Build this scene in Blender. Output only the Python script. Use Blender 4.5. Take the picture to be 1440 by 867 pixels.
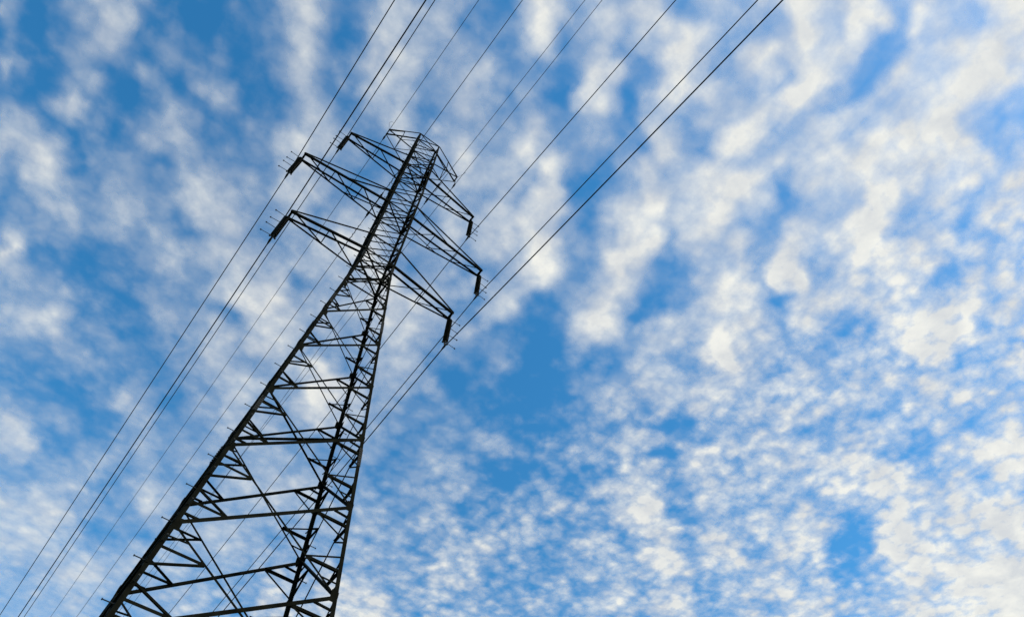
import bpy, bmesh, math, random
import numpy as np
from mathutils import Vector, Matrix
random.seed(7)
for o in list(bpy.data.objects): bpy.data.objects.remove(o)
SC = bpy.context.scene
COL = SC.collection

# ------------------------------------------------------------------ camera
CAM_P = Vector((-4.3778, -22.0793, 1.6))
CAM_R = Matrix(((0.790232720, -0.539564313, -0.290521255),
                (-0.612702240, -0.686905615, -0.390840951),
                (0.011323143, 0.486858324, -0.873407556)))
camd = bpy.data.cameras.new('camera'); cam = bpy.data.objects.new('camera', camd); COL.objects.link(cam)
cam.matrix_world = Matrix.Translation(CAM_P) @ CAM_R.to_4x4()
camd.sensor_width = 36.0; camd.lens = 992.81 / 1440 * 36
camd.shift_x = -35.627 / 1440; camd.shift_y = -55.622 / 1440
camd.clip_start = 0.1; camd.clip_end = 60000
SC.camera = cam

# ------------------------------------------------------------------ light
SUN_EL, SUN_AZ = math.radians(41), math.radians(142)      # azimuth clockwise from +Y
w = bpy.data.worlds.new('World'); SC.world = w; w.use_nodes = True
nt = w.node_tree; nt.nodes.clear()
sky = nt.nodes.new('ShaderNodeTexSky'); sky.sky_type = 'NISHITA'; sky.sun_disc = False
sky.sun_elevation = SUN_EL; sky.sun_rotation = SUN_AZ
sky.altitude = 0; sky.air_density = 1.0; sky.dust_density = 0.3; sky.ozone_density = 2.0
hs = nt.nodes.new('ShaderNodeHueSaturation'); hs.inputs['Saturation'].default_value = 1.35; hs.inputs['Value'].default_value = 1.45; hs.inputs['Hue'].default_value = 0.49
bg = nt.nodes.new('ShaderNodeBackground'); bg.inputs[1].default_value = 0.15
wo = nt.nodes.new('ShaderNodeOutputWorld')
nt.links.new(sky.outputs[0], hs.inputs['Color']); nt.links.new(hs.outputs[0], bg.inputs[0]); nt.links.new(bg.outputs[0], wo.inputs[0])
sd = bpy.data.lights.new('sun', 'SUN'); sd.energy = 3.7; sd.angle = math.radians(0.5); sd.color = (1.0, 0.89, 0.73)
so = bpy.data.objects.new('sun', sd); COL.objects.link(so)
sdir = Vector((math.sin(SUN_AZ) * math.cos(SUN_EL), math.cos(SUN_AZ) * math.cos(SUN_EL), math.sin(SUN_EL)))
so.rotation_euler = (-sdir).to_track_quat('-Z', 'Y').to_euler(); so.location = (0, 0, 100)
SC.view_settings.view_transform = 'Standard'; SC.view_settings.look = 'None'
SC.view_settings.exposure = 0.0; SC.view_settings.gamma = 1.0; SC.view_settings.use_curve_mapping = False
SC.cycles.max_bounces = 6; SC.cycles.transparent_max_bounces = 12

# ------------------------------------------------------------------ materials
def mat(name, c1, c2, scale=3.0, rough=0.6, metal=0.0, bump=0.0, spec=0.5):
    m = bpy.data.materials.new(name); m.use_nodes = True; n = m.node_tree; b = n.nodes['Principled BSDF']
    tc = n.nodes.new('ShaderNodeTexCoord'); no = n.nodes.new('ShaderNodeTexNoise'); no.inputs['Scale'].default_value = scale
    no.inputs['Detail'].default_value = 6; no.inputs['Roughness'].default_value = 0.65
    r = n.nodes.new('ShaderNodeValToRGB'); r.color_ramp.elements[0].position = 0.35; r.color_ramp.elements[1].position = 0.65
    r.color_ramp.elements[0].color = (*c1, 1); r.color_ramp.elements[1].color = (*c2, 1)
    n.links.new(tc.outputs['Object'], no.inputs['Vector']); n.links.new(no.outputs[0], r.inputs[0]); n.links.new(r.outputs[0], b.inputs['Base Color'])
    b.inputs['Roughness'].default_value = rough; b.inputs['Metallic'].default_value = metal; b.inputs['Specular IOR Level'].default_value = spec
    if bump:
        bp = n.nodes.new('ShaderNodeBump'); bp.inputs['Strength'].default_value = bump; bp.inputs['Distance'].default_value = 0.02
        n.links.new(no.outputs[0], bp.inputs['Height']); n.links.new(bp.outputs[0], b.inputs['Normal'])
    return m
M_STEEL = mat('dark_green_painted_steel', (0.003, 0.0032, 0.002), (0.0105, 0.0105, 0.0065), 2.5, 0.85, spec=0.03)
M_BOLT = mat('weathered_bolt_steel', (0.012, 0.012, 0.010), (0.02, 0.02, 0.017), 9, 0.7, spec=0.2)
M_INS = mat('dark_glazed_insulator', (0.006, 0.005, 0.004), (0.012, 0.009, 0.007), 4, 0.45, spec=0.2)
M_WIRE = mat('weathered_conductor', (0.006, 0.006, 0.007), (0.010, 0.010, 0.011), 2, 0.7, spec=0.1)
M_CABLE = mat('black_cable_sheath', (0.008, 0.008, 0.009), (0.012, 0.012, 0.013), 2, 0.7, spec=0.1)
M_CONC = mat('foundation_concrete', (0.22, 0.21, 0.19), (0.34, 0.33, 0.30), 5, 0.9, bump=0.3)
M_GRASS = mat('meadow_grass', (0.035, 0.055, 0.018), (0.07, 0.095, 0.03), 0.6, 0.95, bump=0.4)

# ------------------------------------------------------------------ helpers
def obj(name, bm, m, parent=None, smooth=False):
    me = bpy.data.meshes.new(name); bm.normal_update(); bm.to_mesh(me); bm.free()
    if smooth:
        for p in me.polygons: p.use_smooth = True
    me.materials.append(m)
    o = bpy.data.objects.new(name, me); COL.objects.link(o)
    if parent is not None: o.parent = parent
    return o
def empty(name, label, cat, loc=(0, 0, 0), group=None):
    o = bpy.data.objects.new(name, None); COL.objects.link(o); o.location = loc
    o.empty_display_size = 0.3
    o['label'] = label; o['category'] = cat
    if group: o['group'] = group
    return o
def prism(bm, rings):
    vs = [[bm.verts.new(p) for p in r] for r in rings]
    n = len(rings[0])
    for a, b in zip(vs[:-1], vs[1:]):
        for i in range(n): bm.faces.new((a[i], a[(i+1) % n], b[(i+1) % n], b[i]))
    bm.faces.new(vs[0][::-1]); bm.faces.new(vs[-1])
    return vs
JIT = [0]
def angle_bar(bm, p, q, w, n, t=None, up=1, off=None, leg2=1.0):
    """steel angle from p to q: one flange of width w in the face whose outward normal is n, the other pointing inward"""
    p, q, n = Vector(p), Vector(q), Vector(n).normalized()
    d = (q - p).normalized(); n = (n - d * n.dot(d)).normalized(); s = d.cross(n) * up
    t = t or max(0.008, w * 0.13)
    if off is None:
        JIT[0] = (JIT[0] + 1) % 5; off = -0.004 * JIT[0]
    h = w / 2
    prof = [(-h, 0), (h, 0), (h, -t), (-h + t, -t), (-h + t, -w * leg2), (-h, -w * leg2)]
    if up < 0: prof = prof[::-1]
    prism(bm, [[c + s * x + n * (y + off) for x, y in prof] for c in (p, q)])
def rod(bm, pts, r, n=6):
    pts = [Vector(p) for p in pts]
    rings = []
    a = None
    for i, p in enumerate(pts):
        d = (pts[min(i+1, len(pts)-1)] - pts[max(i-1, 0)]).normalized()
        if a is None: a = d.orthogonal().normalized()
        a = (a - d * a.dot(d)).normalized(); b = d.cross(a)
        rr = r[i] if isinstance(r, (list, tuple)) else r
        rings.append([p + (a * math.cos(2*math.pi*k/n) + b * math.sin(2*math.pi*k/n)) * rr for k in range(n)])
    prism(bm, rings)
def lathe(bm, prof, org, n=14):
    """profile of (radius, z) about the vertical through org"""
    org = Vector(org)
    prism(bm, [[org + Vector((r * math.cos(2*math.pi*k/n), r * math.sin(2*math.pi*k/n), z)) for k in range(n)] for r, z in prof])
def box(bm, c, sx, sy, sz, X=Vector((1, 0, 0)), Y=Vector((0, 1, 0)), Z=Vector((0, 0, 1))):
    c = Vector(c)
    P = lambda a, b, e: c + X * a * sx / 2 + Y * b * sy / 2 + Z * e * sz / 2
    prism(bm, [[P(-1, -1, e), P(1, -1, e), P(1, 1, e), P(-1, 1, e)] for e in (-1, 1)])

# ------------------------------------------------------------------ ground and sky
bm = bmesh.new()
bmesh.ops.create_grid(bm, x_segments=80, y_segments=80, size=30000)
for v in bm.verts:
    r = math.hypot(v.co.x, v.co.y)
    v.co.z = 0 if r < 1500 else 12 * math.sin(v.co.x / 1900) * math.cos(v.co.y / 2300) - 12
g = obj('ground', bm, M_GRASS); g['kind'] = 'structure'

#CLOUDS_BEGIN
# one thin sheet of broken altocumulus at 3000 m; cover of each 55 m cell, south-west corner first
COVER = [
[18,9,16,17,12,16,15,11,8,15,18,13,10,13,16,11,13,15,17,16,17,14,15,29,19,13,23,23,17,14,18,18,19,16,15,16,27,20,22,25,22,23,27,27,17,16,17,19,23,23,23,24,21,12,11,11,12,12,22,32,32,30,28,25,18,18,23,22,23,23,18,18,18,17,15,14,12,15,22,24,23,24,24,24,22,19,17,11,8,11,16,18,19,19,17,15,18,25,28,24,20,20,21,22,21,17,13,15,22,25,21,18,19,19,19,20,20,19,15,12,12,14,16,18,18,16],
[26,23,16,15,19,17,13,9,11,16,17,13,15,19,12,11,18,15,15,16,20,15,22,26,20,16,11,16,17,17,18,24,18,21,18,21,25,27,20,18,23,26,33,30,27,27,25,21,24,26,27,31,23,17,16,21,21,22,18,26,30,27,26,22,17,18,18,16,17,16,21,27,28,28,23,20,18,19,21,18,19,17,18,25,26,24,24,18,8,4,6,10,11,13,14,16,19,25,26,23,22,24,26,27,27,25,21,21,24,25,22,19,20,22,23,23,22,23,23,20,17,17,18,20,20,16],
[23,23,19,30,27,18,16,12,11,15,16,23,19,12,12,15,11,11,12,16,16,12,20,21,16,11,19,5,18,23,25,27,20,23,18,7,17,27,17,14,18,24,31,32,29,32,33,25,27,27,29,35,33,30,31,33,32,33,30,26,27,28,26,18,13,19,21,24,24,22,20,21,25,25,21,19,18,17,18,20,22,23,26,27,27,24,22,19,16,12,10,11,14,14,13,14,14,13,15,22,29,31,31,31,30,26,21,20,21,21,19,17,18,19,19,18,19,21,22,21,19,17,17,17,16,13],
[19,15,15,20,16,13,10,10,12,14,14,21,20,17,12,11,13,13,15,9,15,16,12,16,23,18,16,20,22,15,25,33,30,26,23,16,29,32,30,28,22,20,22,20,19,27,31,24,30,28,28,25,25,24,24,27,29,31,29,27,29,31,29,25,25,26,27,28,27,24,19,19,23,23,23,23,23,24,27,31,32,34,34,28,26,24,20,19,19,18,19,21,23,25,24,22,21,19,16,15,20,26,27,28,27,24,23,24,24,24,24,20,15,13,13,15,19,23,24,23,20,18,14,10,8,10],
[19,16,14,13,12,16,12,16,16,15,14,21,17,19,16,17,14,16,17,17,8,8,15,19,15,12,17,23,17,15,18,22,21,29,30,21,13,18,20,21,17,17,19,23,28,33,32,30,25,22,22,23,23,20,19,24,27,28,26,25,24,26,30,31,28,27,30,31,30,28,26,24,25,25,25,28,28,28,30,26,25,31,30,24,19,19,20,22,21,20,20,23,27,28,29,31,31,32,32,23,17,19,22,25,27,27,27,31,32,32,32,30,22,16,13,16,20,23,23,22,20,18,16,14,12,14],
[19,20,15,15,19,16,15,16,16,16,12,12,19,20,19,18,14,12,12,10,9,14,13,11,16,18,18,23,23,20,23,22,26,28,26,24,20,15,12,10,5,12,23,25,27,19,19,16,17,16,19,22,27,23,20,21,24,21,19,15,13,23,28,28,27,27,31,33,32,32,32,30,31,33,35,32,28,27,27,23,24,31,33,31,27,26,29,29,28,25,21,20,20,20,20,22,27,31,28,17,7,8,14,19,23,24,23,23,25,29,30,29,26,23,21,21,20,20,20,18,13,8,9,14,18,20],
[17,16,15,19,17,16,15,16,17,23,18,15,17,18,22,15,8,5,4,7,11,8,7,10,14,11,12,18,15,13,19,11,20,21,20,28,20,16,19,16,10,7,18,21,24,22,24,24,22,18,20,25,26,27,20,16,17,17,20,17,19,25,27,28,29,23,20,25,24,25,21,20,21,24,32,32,28,27,27,25,24,28,31,32,31,31,33,35,34,30,24,21,16,12,12,13,16,23,26,23,17,11,9,13,19,23,24,21,19,22,25,27,26,25,24,23,23,22,20,16,10,6,7,14,19,18],
[15,16,19,18,13,16,15,22,24,25,17,16,13,13,16,12,14,3,15,6,4,5,4,8,8,7,13,20,7,8,5,7,9,19,20,23,21,22,27,27,20,20,20,22,19,20,15,19,11,9,11,11,13,14,19,26,23,23,20,16,22,27,29,31,33,31,20,12,13,13,11,11,13,19,28,27,24,23,24,23,20,19,20,22,23,23,25,28,31,31,27,24,24,22,19,17,20,26,27,25,25,24,20,17,17,20,22,22,19,19,22,24,25,23,21,19,20,22,22,19,15,13,14,17,18,14],
[13,16,17,13,15,17,17,21,24,16,15,15,12,18,18,17,14,14,15,5,4,2,1,3,8,18,27,28,25,24,19,16,9,20,28,30,30,28,32,30,20,19,15,18,22,26,22,22,14,11,11,12,8,11,12,20,27,25,19,18,24,26,27,29,31,30,21,13,11,13,13,11,11,16,23,23,25,25,24,24,21,20,18,16,16,15,19,25,27,27,25,22,22,26,27,24,23,23,22,22,25,27,25,21,18,18,18,17,15,15,18,21,22,20,17,15,14,14,16,17,15,13,14,16,17,15],
[15,19,20,19,16,20,19,19,19,16,16,16,11,14,16,16,11,11,4,4,4,2,0,0,8,21,27,27,28,31,29,27,23,16,21,23,30,28,25,24,25,21,16,21,35,35,35,33,29,25,26,29,28,27,23,12,17,25,19,16,20,22,22,26,32,31,21,12,11,16,20,16,13,15,21,21,23,23,20,25,24,23,24,22,21,23,27,28,28,28,28,25,21,19,21,22,22,20,19,20,24,25,21,16,14,15,15,16,16,18,19,20,20,18,16,16,16,14,12,13,13,13,15,19,21,22],
[16,18,15,14,17,22,18,15,15,16,15,15,8,8,12,12,11,10,4,8,13,12,4,0,6,14,18,17,19,27,28,28,28,25,23,20,25,28,25,32,32,31,28,26,27,27,27,31,29,21,23,22,27,29,31,22,11,13,20,25,21,19,19,23,29,28,19,12,11,11,14,19,21,19,20,18,15,14,10,12,15,18,21,23,21,23,26,25,26,27,28,27,23,19,20,22,22,18,13,13,16,16,12,11,12,14,16,18,20,21,20,19,19,20,19,19,20,20,19,17,17,19,22,24,23,22],
[15,16,15,16,15,16,17,15,16,16,12,11,10,10,7,8,9,8,3,5,10,9,5,5,3,13,16,11,16,22,21,25,25,29,27,18,21,20,11,20,23,27,21,16,17,13,24,29,31,27,23,20,20,25,31,21,7,11,21,28,27,23,23,24,30,30,21,16,14,14,14,15,22,27,26,24,22,20,18,15,11,13,20,26,23,23,27,25,23,25,26,25,22,20,22,24,21,15,9,9,14,15,13,13,15,16,20,23,24,24,23,21,20,19,19,19,19,20,20,19,18,19,22,22,20,18],
[16,18,18,15,14,18,11,15,15,18,15,13,16,12,12,9,12,11,9,12,14,12,12,8,16,25,21,15,12,9,16,20,19,23,26,20,23,18,11,19,21,19,16,21,30,27,24,26,31,32,29,24,21,20,28,26,11,8,19,27,25,23,23,23,29,35,31,28,25,23,23,19,22,25,22,20,24,27,23,20,18,17,22,25,22,18,22,23,21,21,21,21,23,23,23,23,19,15,14,17,20,21,19,18,15,13,16,21,22,22,23,23,23,21,20,19,19,19,19,18,17,15,16,16,15,16],
[15,20,15,12,20,15,16,20,19,17,12,15,16,14,15,15,15,10,14,17,12,19,24,19,24,32,27,19,12,8,6,8,11,21,26,25,28,22,11,17,24,20,16,17,24,26,23,21,26,26,31,30,24,20,27,22,10,9,16,21,19,20,23,26,30,31,31,29,25,24,23,16,17,22,24,22,20,22,18,16,18,20,21,21,18,15,15,17,18,18,19,21,22,23,24,23,21,20,19,19,18,17,18,19,18,14,14,18,21,20,20,22,23,22,21,20,20,21,21,20,19,18,17,16,16,17],
[15,16,15,18,20,16,18,19,15,12,11,20,20,16,15,19,18,16,12,17,8,16,15,15,20,27,31,26,22,13,4,6,8,14,10,12,21,19,19,27,26,19,11,8,14,16,16,16,16,22,31,32,30,24,26,22,10,8,12,18,16,19,22,26,28,27,27,26,23,25,27,18,14,18,25,27,22,22,22,17,15,16,19,20,20,19,18,20,22,23,26,29,27,26,26,25,21,19,19,17,15,15,17,19,20,21,22,24,23,20,19,19,17,16,18,20,21,23,24,22,21,20,19,19,19,19],
[15,15,16,17,17,18,18,15,16,12,20,27,25,17,16,19,22,21,20,17,12,17,10,17,21,26,23,24,27,20,13,15,13,15,11,7,7,16,23,31,28,21,15,12,15,13,17,20,16,20,26,27,30,31,32,29,16,11,16,22,17,18,24,30,29,28,28,26,24,24,25,15,10,15,20,21,16,16,21,23,19,16,17,21,23,23,25,27,27,29,31,33,32,30,30,31,27,21,19,18,18,19,21,20,20,21,22,21,17,15,15,15,13,12,14,19,22,23,23,22,20,19,19,19,19,19],
[18,13,16,15,14,15,15,16,16,12,21,31,22,11,14,17,22,23,23,20,16,11,11,21,23,23,17,20,23,28,21,14,14,15,18,15,6,6,15,27,31,26,20,18,20,17,20,14,16,22,24,25,27,28,32,31,22,16,24,23,16,20,29,31,23,22,26,23,22,22,26,23,14,11,14,19,18,16,16,19,23,23,22,23,23,26,28,28,27,29,33,35,34,30,29,30,26,17,15,21,25,26,24,22,20,19,17,14,12,12,15,16,16,17,19,22,24,23,23,23,23,21,20,19,19,19],
[11,18,19,14,15,15,18,20,18,15,14,26,16,12,16,19,25,25,19,14,15,16,20,19,19,20,17,16,18,23,15,12,11,18,25,24,20,10,12,20,29,28,18,15,19,18,19,13,17,25,29,20,15,25,35,34,22,12,21,23,18,22,30,32,27,27,29,24,19,19,22,22,19,15,14,18,21,19,17,16,20,25,27,25,20,21,25,28,27,29,32,32,29,26,25,24,20,14,14,21,26,25,21,19,19,17,14,12,11,14,18,20,19,20,23,24,23,21,20,21,22,24,23,21,20,19],
[13,22,17,12,15,14,18,20,16,16,20,16,11,16,20,19,25,26,16,12,14,17,21,15,13,16,19,19,24,28,22,15,8,18,29,28,25,16,12,16,21,21,15,8,14,19,17,12,14,23,30,23,15,27,35,35,25,18,24,22,16,23,34,33,31,32,33,30,21,16,20,24,23,22,25,25,23,20,20,21,22,23,24,27,25,22,23,25,23,21,23,20,15,18,22,24,22,20,21,23,23,20,17,15,17,17,16,16,16,15,18,21,20,19,21,23,23,22,20,17,16,19,21,21,20,19],
[12,16,14,12,12,16,16,20,18,17,20,20,16,17,15,18,24,26,20,15,15,11,16,19,18,19,19,17,24,24,23,12,3,7,22,24,23,16,12,17,22,25,19,15,17,19,15,10,9,17,21,19,17,25,30,29,20,16,22,24,25,27,29,25,23,28,32,30,24,17,17,21,22,21,25,22,18,19,20,22,25,23,20,21,24,23,23,24,23,18,16,14,11,10,15,22,24,23,23,24,23,20,19,18,19,20,20,22,23,21,22,26,26,23,22,23,24,24,24,21,17,16,18,19,20,20],
[11,15,16,10,10,14,11,19,17,22,24,23,18,15,18,19,23,27,21,17,14,15,15,18,19,24,17,14,16,16,18,13,5,6,10,14,21,22,18,20,23,26,24,23,28,25,19,16,14,17,16,16,22,27,20,13,17,20,22,22,26,27,27,24,19,22,30,31,25,17,17,23,25,22,24,21,15,15,19,23,27,27,25,23,23,23,20,20,20,17,15,18,21,17,16,22,25,23,21,22,23,23,22,20,18,18,19,20,19,17,17,22,26,25,23,23,24,24,24,23,20,17,18,20,21,22],
[16,15,16,11,7,12,16,22,15,20,23,27,17,10,19,20,22,23,21,18,12,13,11,15,17,23,17,16,13,11,16,14,10,10,8,9,16,19,21,23,22,20,20,22,31,30,25,23,21,20,19,22,29,30,24,14,16,20,20,19,24,23,22,20,20,25,32,33,28,22,22,27,27,25,26,25,18,16,19,25,28,28,28,26,24,24,22,21,22,20,18,19,22,21,19,23,29,27,22,20,22,24,23,20,16,12,13,14,13,12,15,20,25,26,24,23,23,23,22,20,17,15,16,19,21,23],
[8,9,22,11,8,12,15,21,14,19,27,25,18,20,20,17,17,20,18,16,12,12,15,16,16,13,17,22,17,8,11,12,14,17,13,10,13,16,21,21,19,15,16,17,23,30,31,29,26,24,21,21,28,31,26,18,19,23,17,12,18,20,19,19,21,24,31,35,33,28,27,28,27,25,23,22,19,18,21,26,28,27,28,25,20,19,18,17,21,26,25,21,18,15,15,19,25,27,25,21,22,24,22,19,15,13,11,11,11,13,17,23,27,28,27,25,24,22,21,18,15,13,14,17,20,23],
[4,18,14,8,7,10,13,13,13,24,24,19,17,14,13,11,12,14,12,9,9,11,19,17,12,10,17,24,21,16,12,11,16,28,24,20,15,14,16,19,19,12,12,11,14,20,28,28,19,18,21,20,27,33,29,20,20,22,15,7,5,10,15,18,20,22,27,30,32,30,27,27,28,27,26,23,19,19,24,29,31,32,33,30,21,16,16,16,18,22,25,25,20,17,17,20,23,21,18,16,18,21,21,18,17,16,15,13,13,14,18,23,26,28,28,26,24,22,20,18,14,11,9,11,14,18],
[5,8,9,9,8,13,15,11,14,17,20,17,11,15,15,15,16,12,8,8,9,16,22,17,11,9,15,20,20,17,13,8,12,27,31,28,20,12,13,18,23,20,17,12,7,12,20,19,13,11,13,13,23,30,25,23,28,30,20,14,7,5,12,18,20,19,21,23,25,26,24,25,28,28,26,23,20,21,26,32,34,35,34,27,16,12,16,22,22,18,18,20,23,21,20,20,19,15,12,13,18,22,22,20,19,18,16,14,12,13,17,21,25,27,27,25,22,20,19,18,14,11,7,5,5,9],
[7,15,11,5,8,19,13,12,12,16,22,18,12,17,21,24,21,17,13,11,12,18,24,22,14,11,13,16,13,13,12,9,14,21,29,31,24,12,8,13,19,25,26,21,7,5,17,20,21,18,13,11,18,25,23,28,32,31,23,18,12,9,13,21,25,24,20,18,21,24,22,20,23,23,22,23,23,22,24,28,31,32,30,24,17,11,11,19,21,16,15,16,20,23,23,21,20,18,17,18,22,24,25,23,21,20,18,15,12,13,16,20,24,26,26,24,22,22,21,21,18,14,9,6,4,3],
[16,9,12,7,10,17,13,17,16,19,22,17,15,17,20,20,19,18,15,11,10,17,24,21,15,11,13,16,14,12,9,8,9,14,23,30,25,14,8,10,19,27,28,23,14,5,9,21,26,27,21,20,26,28,27,28,31,31,24,20,15,11,15,23,27,27,20,13,14,23,27,22,19,19,20,22,23,24,25,27,30,30,27,25,23,20,16,19,21,18,17,19,19,20,22,23,23,24,25,25,26,28,29,26,22,20,20,20,19,18,18,20,22,25,27,26,26,27,28,27,25,23,18,11,7,5],
[17,11,11,7,5,8,14,20,16,16,21,18,12,14,17,18,21,23,18,11,8,16,19,21,19,14,15,16,15,10,7,8,8,12,16,20,24,15,10,7,14,27,29,25,18,11,7,14,26,27,19,19,24,26,28,29,27,26,20,18,16,13,13,20,28,28,21,15,13,18,24,25,21,21,23,23,23,23,23,25,30,31,25,22,22,23,23,25,28,27,25,23,20,18,20,23,26,29,29,29,30,32,31,27,22,20,20,21,22,23,22,21,20,21,25,29,30,31,32,31,30,30,27,22,14,9],
[19,8,9,8,8,10,14,17,8,17,24,17,14,13,12,17,23,20,19,12,7,12,17,23,21,18,16,16,17,12,9,7,8,9,8,11,15,13,9,5,4,16,23,22,18,12,9,10,21,24,18,17,21,22,26,32,30,27,19,15,16,15,14,17,26,31,27,18,15,19,22,23,22,22,22,19,18,20,20,20,22,22,16,15,19,22,23,23,24,27,26,21,14,13,17,23,27,30,30,29,30,31,30,25,20,18,20,22,24,25,26,25,22,20,21,25,29,31,32,32,32,31,29,26,21,16],
[21,10,8,7,8,8,12,15,7,20,24,19,14,12,12,15,14,15,20,13,7,11,14,18,24,20,17,16,20,18,11,8,10,11,10,11,11,12,11,5,4,7,14,14,15,15,12,16,26,27,26,23,22,20,21,28,31,26,19,19,23,21,14,15,24,32,33,27,23,26,25,21,19,17,12,11,13,18,20,18,18,18,14,15,20,23,23,22,19,21,21,17,13,14,18,23,27,30,30,28,28,29,29,26,21,18,19,22,24,26,27,28,27,24,22,23,26,29,31,32,31,30,29,27,24,20],
[18,13,5,4,8,13,13,13,11,18,21,18,11,11,10,8,9,14,20,16,8,11,11,10,21,21,19,16,18,19,13,13,12,14,15,12,11,14,17,14,11,11,11,12,15,15,11,15,21,24,27,30,27,22,21,25,29,27,23,26,28,25,17,12,20,31,28,25,25,27,24,21,19,15,9,10,16,19,19,17,17,20,24,24,24,23,23,23,22,22,22,20,18,20,23,26,29,31,31,30,28,28,27,24,19,17,18,22,25,27,27,27,27,25,23,22,24,26,29,30,30,29,28,27,26,24],
[15,13,5,5,14,18,18,14,12,12,12,13,7,8,7,7,8,14,22,17,11,7,6,5,12,19,20,18,16,18,16,16,12,14,19,15,8,14,17,20,21,18,13,12,16,14,7,9,12,18,20,27,29,22,18,23,28,25,21,23,23,22,25,21,16,19,13,11,19,24,24,25,24,20,14,16,20,20,17,15,17,21,26,26,22,20,20,22,24,24,23,22,21,23,24,27,30,31,30,29,28,27,24,21,18,16,19,24,27,28,28,28,27,26,23,20,20,23,27,30,30,28,27,27,26,25],
[12,5,11,15,13,17,16,13,11,10,16,16,4,10,8,4,8,14,22,21,15,5,3,4,9,17,20,19,17,15,16,16,15,19,22,19,11,11,16,22,27,21,14,15,18,14,7,8,11,19,21,25,28,26,19,16,22,24,19,19,19,22,29,31,24,20,13,6,10,20,25,27,26,18,12,14,19,20,18,17,19,22,24,21,17,16,18,20,21,21,20,19,19,20,22,23,25,25,23,22,23,21,18,18,19,20,23,27,29,29,28,27,27,28,27,24,21,22,27,30,31,30,28,27,27,26],
[5,8,18,15,12,15,16,12,10,14,20,13,8,17,11,4,7,12,18,24,22,16,10,9,11,11,19,22,18,16,15,14,15,19,23,22,17,13,16,22,29,25,22,25,20,11,3,4,8,18,24,27,28,28,24,15,12,16,17,19,21,25,29,31,27,24,20,14,10,14,21,22,19,13,11,13,16,18,19,19,19,20,21,20,17,17,19,19,17,15,14,15,17,18,20,21,21,20,19,18,18,17,16,17,20,22,24,28,30,30,29,27,25,26,27,27,24,24,29,32,32,30,29,28,27,27],
[13,14,19,13,11,14,14,10,16,18,20,10,8,19,11,5,5,9,12,19,22,23,14,10,5,6,15,24,20,17,12,11,13,15,21,24,18,15,16,22,27,22,22,28,23,15,8,4,8,16,21,24,27,29,27,20,9,5,12,19,22,26,30,31,29,27,25,22,19,16,18,18,15,13,13,15,15,13,15,20,21,21,19,18,16,17,19,20,17,13,11,13,15,17,18,19,20,20,20,20,20,20,20,22,25,26,28,30,33,33,31,28,25,23,24,24,22,20,24,29,30,29,27,27,26,26],
[14,15,16,16,10,13,10,4,11,17,17,10,12,15,10,7,4,7,8,14,20,25,20,11,3,4,10,21,23,19,13,11,11,10,13,17,16,15,14,18,21,18,18,24,27,22,14,8,8,13,17,22,27,31,29,24,15,6,8,16,20,24,28,27,25,26,26,24,24,22,20,19,16,15,15,18,19,14,13,20,23,22,17,14,13,16,20,22,19,15,11,12,13,13,13,15,19,21,22,23,23,24,25,27,28,30,31,33,35,34,32,29,27,25,25,25,24,22,22,26,28,28,26,23,23,23],
[10,14,20,21,4,9,8,5,7,13,11,3,6,10,8,7,3,4,5,11,19,22,23,12,3,8,11,17,23,21,17,13,10,8,10,14,20,19,17,19,19,16,17,22,27,27,20,13,8,9,15,23,27,30,29,25,18,10,7,9,13,19,22,20,22,27,27,23,22,24,22,18,16,16,18,22,24,21,19,23,23,19,14,11,12,15,21,23,19,14,11,12,13,13,12,13,17,21,23,25,26,26,27,28,28,29,30,31,32,32,32,30,28,27,26,28,29,30,30,30,31,30,26,21,19,21],
[9,16,22,23,5,6,8,6,4,8,8,5,8,12,8,5,4,4,6,9,13,19,23,15,7,10,13,15,19,20,22,20,15,12,13,18,23,24,20,18,19,17,15,20,24,27,25,15,10,10,16,22,25,30,31,26,19,11,5,6,14,21,22,20,22,29,32,26,20,20,19,16,15,17,20,23,24,22,20,21,20,15,12,13,14,15,19,21,16,13,14,16,17,17,16,17,18,20,23,26,27,28,27,28,27,27,27,28,28,29,29,29,28,27,27,29,31,34,35,34,33,32,30,26,22,22],
[8,15,23,19,7,10,13,7,3,10,14,8,12,8,4,2,4,6,7,5,10,18,24,17,10,8,10,12,17,21,24,23,18,16,15,17,17,22,21,16,17,19,17,18,22,26,26,19,14,14,15,16,19,26,31,29,23,14,5,7,21,28,24,21,22,28,32,31,25,22,20,17,17,18,20,22,23,22,20,20,18,15,14,17,19,19,22,24,21,18,21,23,24,23,22,22,21,20,20,23,26,27,27,27,27,27,25,24,25,26,27,27,27,27,29,31,33,35,35,33,31,30,31,31,28,27],
[12,17,24,12,9,23,18,7,4,10,10,7,11,7,0,0,2,5,4,5,9,15,23,20,14,8,7,8,14,19,22,23,21,20,17,16,15,20,19,15,16,19,22,20,24,30,29,24,19,15,12,12,16,22,28,30,26,18,7,6,17,24,21,19,20,27,32,31,28,26,24,22,20,19,19,20,21,23,23,21,18,14,14,17,19,20,22,27,26,25,26,28,28,27,26,25,25,24,21,20,22,24,24,25,26,28,27,24,24,25,26,27,28,29,31,33,35,35,34,32,29,27,28,29,28,28],
[18,19,22,9,11,23,19,6,6,8,6,5,8,3,0,0,0,4,3,5,8,14,21,23,19,14,8,8,10,13,17,19,19,17,16,14,14,19,17,12,15,19,23,24,27,30,31,28,23,17,11,12,15,21,26,28,25,15,4,5,14,20,19,18,16,18,24,26,26,26,25,24,21,19,20,19,19,21,23,22,16,12,13,18,21,20,20,23,24,24,25,28,28,28,27,25,26,27,26,24,22,22,22,21,21,25,27,25,23,25,27,29,30,32,34,35,35,35,34,32,30,28,27,27,27,27],
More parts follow.
